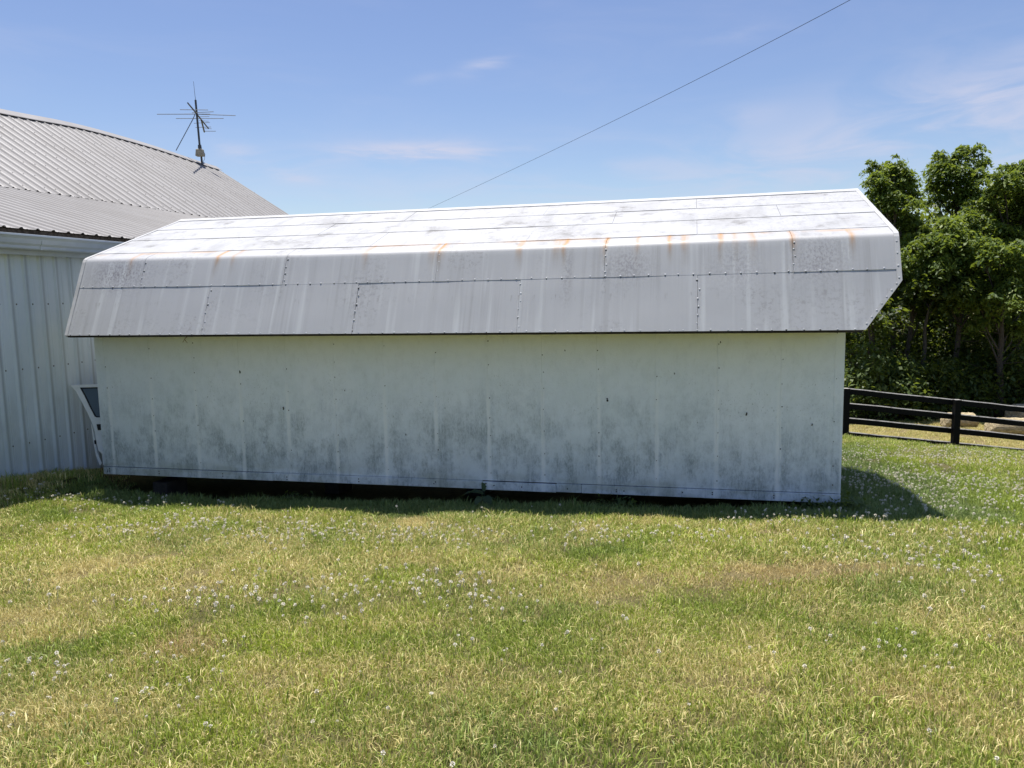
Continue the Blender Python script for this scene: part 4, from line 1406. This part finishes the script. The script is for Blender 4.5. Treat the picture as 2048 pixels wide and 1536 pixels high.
for (lab, px, dep, tpy, cr, z0f, seed, mt, kw) in TR:
    tree('wood_tree', lab, float(at_depth(px, tpy + 70, dep)[0]), dep, tz(tpy, dep) + (px - 1024) * .0008, cr / F * dep, z0f, seed, mt, **kw)


def shrub(label, X_, Y_, hgt, rad, seed, mat='leaf_shrub', n=26, per=60, size=.15):
    r = np.random.default_rng(seed)
    zb = float(ground(X_, Y_))
    root = empty('undergrowth_shrub', (X_, Y_, zb), 0, label, 'shrub', 'shrubs along the foot of the wood')
    bb = MB(); cs = []
    for k in range(n):
        a = r.uniform(0, 6.28); rr_ = rad * math.sqrt(r.random()); h = hgt * r.uniform(.25, 1) * (1 - .4 * (rr_ / rad) ** 2)
        p = np.array([rr_ * math.cos(a), rr_ * math.sin(a), h])
        if k % 3 == 0: bb.tube([np.array([p[0] * .2, p[1] * .2, -.05]), p * np.array([.6, .6, .6]), p], [.022, .014, .005], 4, False)
        cs.append(p)
    bb.build('stems', M['bark'], root)
    V, Q, rn = leaves(np.array(cs), rad * .28, per, size, .6, .1, r, .8)
    V[:, 2] = np.maximum(V[:, 2], .01)
    mesh_obj('foliage', V, Q, M[mat], root, False, {'rnd': rn})
SH = [('leafy shrub against the shed corner behind the fence post', 1705, 28.6, 2.0, 1.0), ('glossy leaved bush right of the thin bare sapling', 1768, 28.4, 3.2, 1.0), ('bright topped bush between the two slim trunks', 1802, 28.6, 2.2, 1.0), ('dark bush below the crooked trunk', 1850, 28.8, 2.6, 1.1),
      ('rounded bush behind the fence post top', 1905, 28.6, 2.3, 1.1), ('dark low bush left of the hay bales', 1950, 29.2, 2.6, 1.2), ('bush behind the long hay bale', 2005, 29.6, 2.9, 1.3), ('bush at the right edge under the drooping boughs', 2060, 29.4, 3.2, 1.4), ('tall bush deep in the shade behind the slim trunks', 1740, 31.5, 4.0, 1.5), ('tall dark bush deep in the middle of the wood', 1830, 32.5, 4.5, 1.7), ('tall bush deep behind the hay bales', 1930, 32.5, 4.5, 1.8), ('tall bush deep at the right of the wood', 2030, 32.5, 4.6, 1.9), ('tall bush deep behind the shed end', 1660, 32.5, 3.6, 1.6)]
for i, (lab, px, dep, hh, rr_) in enumerate(SH):
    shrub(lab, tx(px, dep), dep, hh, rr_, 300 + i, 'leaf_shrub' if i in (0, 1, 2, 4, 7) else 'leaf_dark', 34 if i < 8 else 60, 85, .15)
# the far wood: one leafy mass with stems
r = np.random.default_rng(77)
cs = []
for k in range(1500):
    X_ = r.uniform(8.5, 50); Y_ = r.uniform(35, 47) - .12 * max(0, X_ - 22)
    tp_ = np.interp(X_, [8, 13, 16, 20, 30, 50], [-.5, 1.2, 3.6, 5.0, 6.5, 7.0]) + 1.0 * math.sin(X_ * 1.7) + .6 * math.sin(X_ * 4.1 + 1)
    zb = float(ground(X_, Y_))
    cs.append((X_, Y_, zb + .3 + (tp_ - zb - .3) * r.random() ** .8))
V, Q, rn = leaves(np.array(cs), .75, 60, .27, .5, .15, r, .6)
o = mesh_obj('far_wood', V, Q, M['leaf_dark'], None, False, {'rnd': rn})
tag(o, 'dense dark far wood closing the background', 'wood', kind='stuff')
tb = MB()
for k in range(9):
    X_ = r.uniform(9, 40); Y_ = r.uniform(33.5, 38); zb = float(ground(X_, Y_))
    tb.tube([(X_, Y_, zb - .1), (X_ + r.normal(0, .2), Y_, zb + 2.5), (X_ + r.normal(0, .5), Y_, zb + 5)], [.11, .09, .05], 6)
o = tb.build('far_trunks', M['bark']); tag(o, 'grey trunks crowded in the far wood', 'wood', kind='stuff')

# ------------------------------------------------------------------ grass
SRC = bpy.data.collections.new('grass_sources')


def grass_mat():
    m, nt = new_mat('grass_blade')
    dry_i = nt.n('ShaderNodeAttribute', None, attribute_name='dry', attribute_type='INSTANCER').outputs['Fac']
    tone = nt.n('ShaderNodeAttribute', None, attribute_name='tone', attribute_type='INSTANCER').outputs['Fac']
    red = nt.n('ShaderNodeAttribute', None, attribute_name='red', attribute_type='INSTANCER').outputs['Fac']
    r1 = nt.n('ShaderNodeAttribute', None, attribute_name='rnd').outputs['Fac']
    r2 = nt.n('ShaderNodeAttribute', None, attribute_name='rnd2').outputs['Fac']
    ht = nt.n('ShaderNodeAttribute', None, attribute_name='tip').outputs['Fac']
    isdry = nt.rng(nt.math('SUBTRACT', dry_i, r1), -.06, .10)
    green = nt.mix(r2, rgb(.18, .27, .018), rgb(.50, .61, .05))
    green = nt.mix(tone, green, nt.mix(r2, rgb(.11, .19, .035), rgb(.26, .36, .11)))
    straw = nt.mix(r2, rgb(.53, .45, .18), rgb(.80, .70, .33))
    straw = nt.mix(nt.math('MULTIPLY', red, .75), straw, nt.mix(r2, rgb(.36, .23, .105), rgb(.58, .41, .22)))
    tipd = nt.math('MULTIPLY', ht, .28)
    green = nt.mix(tipd, green, rgb(.36, .32, .13))
    col = nt.mix(isdry, green, straw)
    d = nt.n('ShaderNodeBsdfPrincipled', {'Base Color': col, 'Roughness': .45, 'Specular IOR Level': .35})
    t = nt.n('ShaderNodeBsdfTranslucent', {'Color': col})
    mx = nt.n('ShaderNodeMixShader', {0: .22, 1: d.outputs[0], 2: t.outputs[0]})
    nt.n('ShaderNodeOutputMaterial', {'Surface': mx.outputs[0]})
    return m


M['grass'] = grass_mat()


def clump(name, n, rad, hmin, hmax, wid, lean, seed, flatleaf=0):
    r = np.random.default_rng(seed)
    a = r.uniform(0, 6.283, n); rr_ = rad * np.sqrt(r.random(n))
    B = np.stack([rr_ * np.cos(a), rr_ * np.sin(a), np.full(n, -.003)], -1)
    h = r.uniform(hmin, hmax, n)[:, None]
    az = r.uniform(0, 6.283, n)
    ld = np.stack([np.cos(az), np.sin(az), np.zeros(n)], -1)
    sd_ = np.stack([-np.sin(az), np.cos(az), np.zeros(n)], -1)
    tw = r.uniform(-1.2, 1.2, n)[:, None]
    sd_ = sd_ * np.cos(tw) + ld * np.sin(tw)
    le = np.abs(r.normal(0, lean, n))[:, None] + .12
    w_ = wid * r.uniform(.6, 1.3, n)[:, None]
    U = np.array([0, 0, 1.0])
    m1 = B + ld * h * le * .35 + U * h * .58
    tip = B + ld * h * le * 1.05 + U * h * (1.0 - .35 * np.minimum(le, 1.4))
    v0 = B - sd_ * w_ * .5; v1 = B + sd_ * w_ * .5; v2 = m1 - sd_ * w_ * .42; v3 = m1 + sd_ * w_ * .42
    V = np.stack([v0, v1, v3, v2, tip], 1).reshape(-1, 3)
    i0 = np.arange(n) * 5
    T1 = np.stack([i0, i0 + 1, i0 + 2], -1); T2 = np.stack([i0, i0 + 2, i0 + 3], -1); T3 = np.stack([i0 + 3, i0 + 2, i0 + 4], -1)
    Fc = np.concatenate([T1, T2, T3])
    rn = np.repeat(r.random(n), 5); rn2 = np.repeat(r.random(n), 5)
    tipa = np.tile([0, 0, .5, .5, 1.0], n)
    me = mesh_obj(name, V, Fc, M['grass'], None, False, {'rnd': rn, 'rnd2': rn2, 'tip': tipa})
    COL.objects.unlink(me)
    SRC.objects.link(me)
    return me


for k in range(6):
    clump('clump_a%d' % k, 260, .13, .016, .046, .0040, .50, 900 + k)
for k in range(5):
    clump('clump_c%d' % k, 280, .13, .017, .036, .0030, .42, 940 + k)
for k in range(3):
    clump('clump_b%d' % k, 160, .12, .024, .060, .0038, .45, 920 + k)


def gn_instances(name, P, attrs, coll, m=None):
    """points + per-point attributes, instanced from a collection"""
    me = bpy.data.meshes.new(name)
    me.vertices.add(len(P)); me.vertices.foreach_set('co', np.asarray(P, np.float32).ravel())
    for an, (tp_, av) in attrs.items():
        at = me.attributes.new(an, tp_, 'POINT')
        if tp_ == 'FLOAT_VECTOR': at.data.foreach_set('vector', np.asarray(av, np.float32).ravel())
        elif tp_ == 'INT': at.data.foreach_set('value', np.asarray(av, np.int32))
        else: at.data.foreach_set('value', np.asarray(av, np.float32))
    o = bpy.data.objects.new(name, me); COL.objects.link(o)
    ng = bpy.data.node_groups.new(name + '_nodes', 'GeometryNodeTree')
    ng.interface.new_socket('Geometry', in_out='INPUT', socket_type='NodeSocketGeometry')
    ng.interface.new_socket('Geometry', in_out='OUTPUT', socket_type='NodeSocketGeometry')
    gi = ng.nodes.new('NodeGroupInput'); go = ng.nodes.new('NodeGroupOutput')
    ci = ng.nodes.new('GeometryNodeCollectionInfo'); ci.inputs['Collection'].default_value = coll
    ci.inputs['Separate Children'].default_value = True; ci.inputs['Reset Children'].default_value = True
    ip = ng.nodes.new('GeometryNodeInstanceOnPoints'); ip.inputs['Pick Instance'].default_value = True
    def attr(n_, dt):
        a = ng.nodes.new('GeometryNodeInputNamedAttribute'); a.data_type = dt; a.inputs['Name'].default_value = n_
        return a.outputs['Attribute']
    ng.links.new(gi.outputs[0], ip.inputs['Points'])
    ng.links.new(ci.outputs[0], ip.inputs['Instance'])
    ng.links.new(attr('idx', 'INT'), ip.inputs['Instance Index'])
    ng.links.new(attr('rot', 'FLOAT_VECTOR'), ip.inputs['Rotation'])
    ng.links.new(attr('scl', 'FLOAT_VECTOR'), ip.inputs['Scale'])
    ng.links.new(ip.outputs[0], go.inputs[0])
    md = o.modifiers.new('scatter', 'NODES'); md.node_group = ng
    return o


def in_shed(X, Y, mrg=0.0):
    dx = (X - LB[0]) * AX[0] + (Y - LB[1]) * AX[1]; dy = (X - LB[0]) * BX[0] + (Y - LB[1]) * BX[1]
    return (dx > -mrg) & (dx < L_SHED + mrg) & (dy > -.03 - mrg) & (dy < 3.66 + mrg)


def in_barn(X, Y):
    return (X * QX[0] + Y * QX[1]) > 7.62


def scatter(x0, x1, y0, y1, dens, seed):
    r = np.random.default_rng(seed)
    n = int((x1 - x0) * (y1 - y0) * dens)
    X = r.uniform(x0, x1, n); Y = r.uniform(y0, y1, n)
    k = ~in_shed(X, Y) & ~in_barn(X, Y)
    return X[k], Y[k]


zones = [(-5.5, 5.5, 1.4, 4.2, 150), (-8, 8, 4.2, 6.6, 92), (-7, 9, 6.6, 9.6, 80), (3, 14, 9.6, 14.0, 34), (4.5, 17, 14.0, 19.4, 22), (-9, -5.4, 1.4, 4.2, 22), (5.5, 9, 1.4, 4.2, 22), (-7, 9, -2.5, 1.4, 12), (8, 12, 4.2, 9.6, 22), (-6.5, 3, 9.6, 16, 6), (5, 24, 19.4, 29, 13)]
Xs, Ys = [], []
for i, zc in enumerate(zones):
    a, b_ = scatter(*zc, 40 + i); Xs.append(a); Ys.append(b_)
X = np.concatenate(Xs); Y = np.concatenate(Ys)
n = len(X)
dr = dryness(X, Y)
keep_ = (dr < .86) | (rng.random(n) < .85)
X, Y, dr = X[keep_], Y[keep_], dr[keep_]; n = len(X)
gm = pmask(GREEN, X, Y)
tall = (rng.random(n) < (.05 + .45 * gm + .25 * (fbm(X, Y, 1.6, 31) > .60))) & (dr < .65)
idxs = np.where(tall, 6 + rng.integers(0, 3, n), rng.integers(0, 6, n))
sc_ = rng.uniform(.55, 1.45, n) * (.72 + .62 * vnoise(X, Y, 9.0, 91)) * (1 + .25 * (Y > 14)) * np.where(dr > .8, .8, 1)
# grass left uncut in the strip along the wall
dist_front = (X - LB[0]) * BX[0] + (Y - LB[1]) * BX[1]
along = (X - LB[0]) * AX[0] + (Y - LB[1]) * AX[1]
edge = (dist_front > -.55) & (dist_front < .3) & (along > -.3) & (along < 8.8)
sc_ = np.where(edge, sc_ * 1.25, sc_)
nearbarn = (X * QX[0] + Y * QX[1]) > 7.35
sc_ = np.where(nearbarn, sc_ * 1.15, sc_)
idxs = np.where(nearbarn | (edge & (rng.random(n) < .35)), 6 + rng.integers(0, 3, n), idxs)
near_ = (Y < 4.6 + .8 * rng.random(n)) & (idxs < 6)
idxs = np.where(near_, 9 + rng.integers(0, 5, n), idxs)
sc_ = np.where((Y < 5) & (idxs > 5) & (idxs < 9), sc_ * .8, sc_)
fm = field_mask(X, Y)
sc_ = sc_ * (1 + .8 * fm)
rot = np.stack([rng.normal(0, .03, n), rng.normal(0, .03, n), rng.uniform(0, 6.283, n)], -1)
P = np.stack([X, Y, ground(X, Y)], -1)
lush_shade = sst(-1.0, -.6, dist_front) * sst(-.6, 0, along) * (1 - sst(9.6, 10.2, along)) * (Y < 14)  # lush strip along the wall, its colour also darkened to deepen the shed shadow
tone = np.clip(.8 * lush_shade + .15 + 1.1 * (fbm(X, Y, .8, 61) - .4) + .5 * gm, 0, 1)
redm = np.clip(pmask(RED, X, Y), 0, 1)
scl = np.stack([sc_ * 1.05, sc_ * 1.05, sc_ * rng.uniform(.8, 1.2, n)], -1)
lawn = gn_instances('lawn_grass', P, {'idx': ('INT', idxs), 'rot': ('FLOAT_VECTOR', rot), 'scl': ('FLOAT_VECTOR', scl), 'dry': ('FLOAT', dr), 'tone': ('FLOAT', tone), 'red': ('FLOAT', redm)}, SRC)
tag(lawn, 'short mown grass with dry straw patches covering the lawn', 'grass', kind='stuff')
print('grass clumps', n)

# white clover in flower
CSRC = bpy.data.collections.new('clover_sources')
m, nt = new_mat('clover_bloom')
r_ = nt.n('ShaderNodeAttribute', None, attribute_name='rnd').outputs['Fac']
col = nt.mix(r_, rgb(.72, .65, .52), rgb(.90, .88, .82))
d = nt.n('ShaderNodeBsdfPrincipled', {'Base Color': col, 'Roughness': .8})
nt.n('ShaderNodeOutputMaterial', {'Surface': d.outputs[0]})
M['bloom'] = m
for k in range(4):
    r = np.random.default_rng(700 + k)
    b = MB()
    # ball of florets: small spiky petals round a core
    hh = .052 + .009 * k
    V = []; Fc = []; RN = []
    for j in range(46):
        u = r.normal(0, 1, 3); u /= np.linalg.norm(u)
        if u[2] < -.5: u[2] *= -1
        sdv = np.cross(u, r.normal(0, 1, 3)); sdv /= np.linalg.norm(sdv)
        c0 = np.array([0, 0, hh]) + u * .003
        c1 = np.array([0, 0, hh]) + u * r.uniform(.008, .0115)
        o_ = len(V)
        V += [c0, c1 + sdv * .0026, c1 + u * .0015, c1 - sdv * .0026]; Fc.append((o_, o_ + 1, o_ + 2, o_ + 3)); RN += [r.random() * (.5 + .5 * (u[2] > 0))] * 4
    st = MB(); st.tube([(.006, .004, -.01), (.002, .001, hh * .5), (0, 0, hh - .004)], .0011, 4, False)
    o_ = len(V); V += st.V; Fc += [tuple(i + o_ for i in f_) for f_ in st.F]; RN += [.0] * len(st.V)
    ob = mesh_obj('bloom_src%d' % k, V, Fc, M['bloom'], None, False, {'rnd': RN})
    COL.objects.unlink(ob); CSRC.objects.link(ob)
CLV = patches([(500, 1205, 130, 28, 1.0), (620, 1200, 100, 26, .9), (340, 1385, 60, 30, .9), (300, 1330, 90, 30, .35), (860, 1080, 120, 18, .8), (330, 1062, 160, 16, .7), (560, 1075, 150, 18, .7), (850, 1180, 110, 26, .6), (960, 1220, 90, 30, .4), (1180, 1080, 200, 20, .4),
               (1430, 1085, 40, 10, .9), (1800, 960, 160, 60, .8), (1950, 1080, 150, 50, .7), (1870, 1130, 160, 40, .5), (1850, 920, 200, 22, .9), (100, 985, 140, 18, .6), (150, 1010, 200, 12, .5), (1700, 1040, 200, 14, .5), (70, 1370, 80, 40, .5), (120, 1450, 120, 40, .35), (1000, 1300, 200, 60, .12), (1750, 1300, 160, 50, .25), (1900, 1330, 90, 30, .3), (700, 1460, 300, 60, .10)])
r = np.random.default_rng(5)
Xc = np.concatenate([r.uniform(-7, 9, 15000), r.uniform(3, 13, 9000)]); Yc = np.concatenate([r.uniform(1.6, 9.5, 15000), r.uniform(7, 17, 9000)])
pr_ = pmask(CLV, Xc, Yc) * np.where(Xc > 3.2, 1.1, 2.0) + .016
keep = (r.random(len(Xc)) < pr_) & ~in_shed(Xc, Yc, .3) & ~in_barn(Xc, Yc)
Xc, Yc = Xc[keep], Yc[keep]; n = len(Xc)
s3 = r.uniform(.6, 1.1, n) * np.where(Yc < 4, .85, 1.1)
clov = gn_instances('clover_flowers', np.stack([Xc, Yc, ground(Xc, Yc)], -1), {'idx': ('INT', r.integers(0, 4, n)), 'rot': ('FLOAT_VECTOR', np.stack([r.normal(0, .2, n), r.normal(0, .2, n), r.uniform(0, 6.28, n)], -1)), 'scl': ('FLOAT_VECTOR', np.stack([s3, s3, s3 * r.uniform(.8, 1.2, n)], -1))}, CSRC)
tag(clov, 'white clover heads dotted through the lawn', 'clover', kind='stuff')
print('clover', n)

# ------------------------------------------------------------------ weeds
m = leaf_mat('broad_weed_leaf', (.05, .085, .045), (.085, .13, .07), (.12, .17, .09))
M['weed'] = m


def broad_leaf(L_, W_, az, tilt, base, curl=.25):
    """a broad pointed leaf, 6 x 3 grid, creased along its midrib"""
    V = []; rows_ = 7
    d = np.array([math.cos(az), math.sin(az), 0]); s_ = np.array([-math.sin(az), math.cos(az), 0])
    for i in range(rows_):
        t = i / (rows_ - 1)
        wv = W_ * .5 * (math.sin(math.pi * min(1, .12 + .88 * t) ** .75)) + (.004 if t < 1 else 0)
        fwd_ = L_ * t * math.cos(tilt - curl * 2 * t); upz = L_ * t * math.sin(tilt - curl * 2 * t)
        for k in (-1, 0, 1):
            V.append(base + d * fwd_ + s_ * wv * k + np.array([0, 0, upz + abs(k) * wv * .25 + .006 * math.sin(i * 2.3 + k)]))
    Fc = [(i * 3 + j, i * 3 + j + 1, i * 3 + j + 4, i * 3 + j + 3) for i in range(rows_ - 1) for j in range(2)]
    return V, Fc


def by_wall(x, front):
    p = np.array([LB[0], LB[1], 0]) + AX * x - BX * front
    return np.array([p[0], p[1], float(ground(p[0], p[1]))])


def weed(name, label, px, py, leaves_, seed, cat='weed'):
    r = np.random.default_rng(seed)
    p = by_wall(px, py)
    root = empty(name, p, 0, label, cat)
    for (L_, W_, az, tilt, h) in leaves_:
        base = np.array([math.cos(az) * .03, math.sin(az) * .03, h])
        sb = MB(); sb.tube([(0, 0, -.02), (base[0] * .5, base[1] * .5, h * .6), tuple(base)], [.006, .005, .004], 5); sb.build('stalk', M['weed'], root)
        V, Fc = broad_leaf(L_, W_, az, tilt, base)
        o = mesh_obj('leaf', V, Fc, M['weed'], root, True, {'rnd': np.full(len(V), r.random())})
    return root
weed('burdock_plant', 'broad leaved weed growing from the dark gap under the shed', 4.90, .10,
     [(.20, .10, -1.2, -.2, .16), (.17, .09, -2.1, .1, .15), (.24, .08, 3.05, .35, .18), (.20, .07, 2.5, .5, .17), (.13, .05, .1, .3, .12), (.16, .04, 1.7, 1.25, .20), (.12, .05, -.6, .1, .10)], 1)


def tuft(label, px, py, n, h, rad, seed, mat='weed', leafy=False):
    r = np.random.default_rng(seed)
    p = ghit(px, py) if px > 20 or py > 20 else by_wall(px, py)
    root = empty('weed_tuft', p, 0, label, 'weed')
    if leafy:
        bb = MB(); cs = []
        for k in range(n):
            a = r.uniform(0, 6.28); rr_ = rad * math.sqrt(r.random()); z = h * r.uniform(.3, 1)
            q = np.array([rr_ * math.cos(a), rr_ * math.sin(a), z]); cs.append(q)
            bb.tube([q * .25 * np.array([1, 1, 0]) - np.array([0, 0, .02]), q * np.array([.7, .7, .6]), q], [.004, .003, .002], 4, False)
        bb.build('stems', M['weed'], root)
        V, Q, rn = leaves(np.array(cs), rad * .22, 16, .05, .5, .1, r, .9)
        V[:, 2] = np.maximum(V[:, 2], .005)
        mesh_obj('foliage', V, Q, M[mat], root, False, {'rnd': rn})
    else:
        V = []; Fc = []; RN = []
        for k in range(n):
            a = r.uniform(0, 6.28); b0 = np.array([r.normal(0, rad * .3), r.normal(0, rad * .3), -.01])
            d = np.array([math.cos(a), math.sin(a), 0]); s_ = np.array([-math.sin(a), math.cos(a), 0]) * .004
            hh = h * r.uniform(.5, 1); le = r.uniform(.15, .7)
            m1 = b0 + d * hh * le * .4 + np.array([0, 0, hh * .65]); t1 = b0 + d * hh * le + np.array([0, 0, hh * (1 - .3 * le)])
            o_ = len(V); V += [b0 - s_, b0 + s_, m1 + s_ * .8, m1 - s_ * .8, t1]; Fc += [(o_, o_ + 1, o_ + 2, o_ + 3), (o_ + 3, o_ + 2, o_ + 4)]; RN += [r.random()] * 5
        tag(mesh_obj('blades', V, Fc, M['leaf_grassweed'] if mat == 'weed' else M[mat], root, False, {'rnd': RN}), kind='stuff')
    return root
M['leaf_grassweed'] = leaf_mat('coarse_grass_leaf', (.16, .22, .05), (.24, .31, .08), (.34, .40, .14))
tuft('tangle of leafy weeds at the right foot of the shed', 8.52, .12, 26, .09, .20, 11, 'leaf_shrub', True)
tuft('leafy weeds along the wall left of the shed corner', 8.25, .12, 18, .07, .20, 12, 'leaf_shrub', True)
tuft('small leafy weeds by the skirt right of the broad leaved weed', 6.35, .06, 18, .14, .22, 13, 'leaf_shrub', True)
tuft('sprig of weeds in the gap left of the broad leaved weed', 2.65, .06, 14, .12, .2, 14, 'leaf_shrub', True)
tuft('tall pale grass tuft at the foot of the barn wall', 21, 985, 40, .30, .14, 15)
tuft('arching grass tuft right of the tall one by the barn', 42, 978, 30, .24, .12, 16)
tuft('clump of fresh grass in front of the car door', 150, 980, 50, .16, .22, 17)
tuft('seeding grass tuft at the edge of the shed shadow', 1655, 1040, 34, .16, .16, 18)
tuft('coarse blue green grass clump in the middle of the lawn', 1215, 1105, 70, .085, .3, 19)
tuft('coarse grass clump in the lawn right of the red patch', 1700, 1285, 80, .075, .3, 20)
tuft('lush long grass clump at the left edge of the lawn', 45, 1345, 90, .07, .3, 21)
tuft('ragged grass clump at the bottom left corner of the lawn', 110, 1500, 80, .065, .3, 22)

# stones at the barn foot and a twig under the eave
M['stone'] = simple_mat('grey_flat_stone', (.16, .155, .15), .9, .35, 7, .2, 0, (1, 1, 1), .02)
for i, (px, py, w_, h_, lab) in enumerate(((4, 950, .22, .10, 'dark stone at the barn wall cut by the left edge'), (24, 945, .26, .07, 'flat pale topped stone at the foot of the barn wall'))):
    p = ghit(px, py)
    bm = bmesh.new(); bmesh.ops.create_icosphere(bm, subdivisions=2, radius=1)
    rr2 = np.random.default_rng(i)
    for v in bm.verts:
        v.co = Vector((v.co.x * w_ * (1 + rr2.normal(0, .08)), v.co.y * w_ * .7 * (1 + rr2.normal(0, .08)), max(-.3, min(.75, v.co.z)) * h_ * (1 + rr2.normal(0, .06))))
    mb = MB(); mb.add_bm(bm); o = mb.build('stone', M['stone']); o.location = p
    tag(o, lab, 'stone', 'stones by the barn wall')
d = pxdir(372, 676); o_ = LB - np.array([0, 0, CAMZ]); t = (o_ @ -BX) / (d @ -BX); Q = d * t; Q[2] += CAMZ
b = MB(); b.tube([Q - BX * .01 + np.array([.05, -.01, .035]), Q - BX * .012, Q - BX * .012 + np.array([-.035, 0, -.05])], [.004, .003, .002], 5)
b.tube([Q - BX * .012 + np.array([-.01, 0, -.015]), Q - BX * .013 + np.array([.02, 0, -.06])], [.003, .0015], 5)
M['twig'] = simple_mat('reddish_dry_twig', (.16, .075, .04), .8, .2, 10)
tag(b.build('dry_twig', M['twig']), 'tiny reddish twig caught on the shed wall under the eave', 'twig')
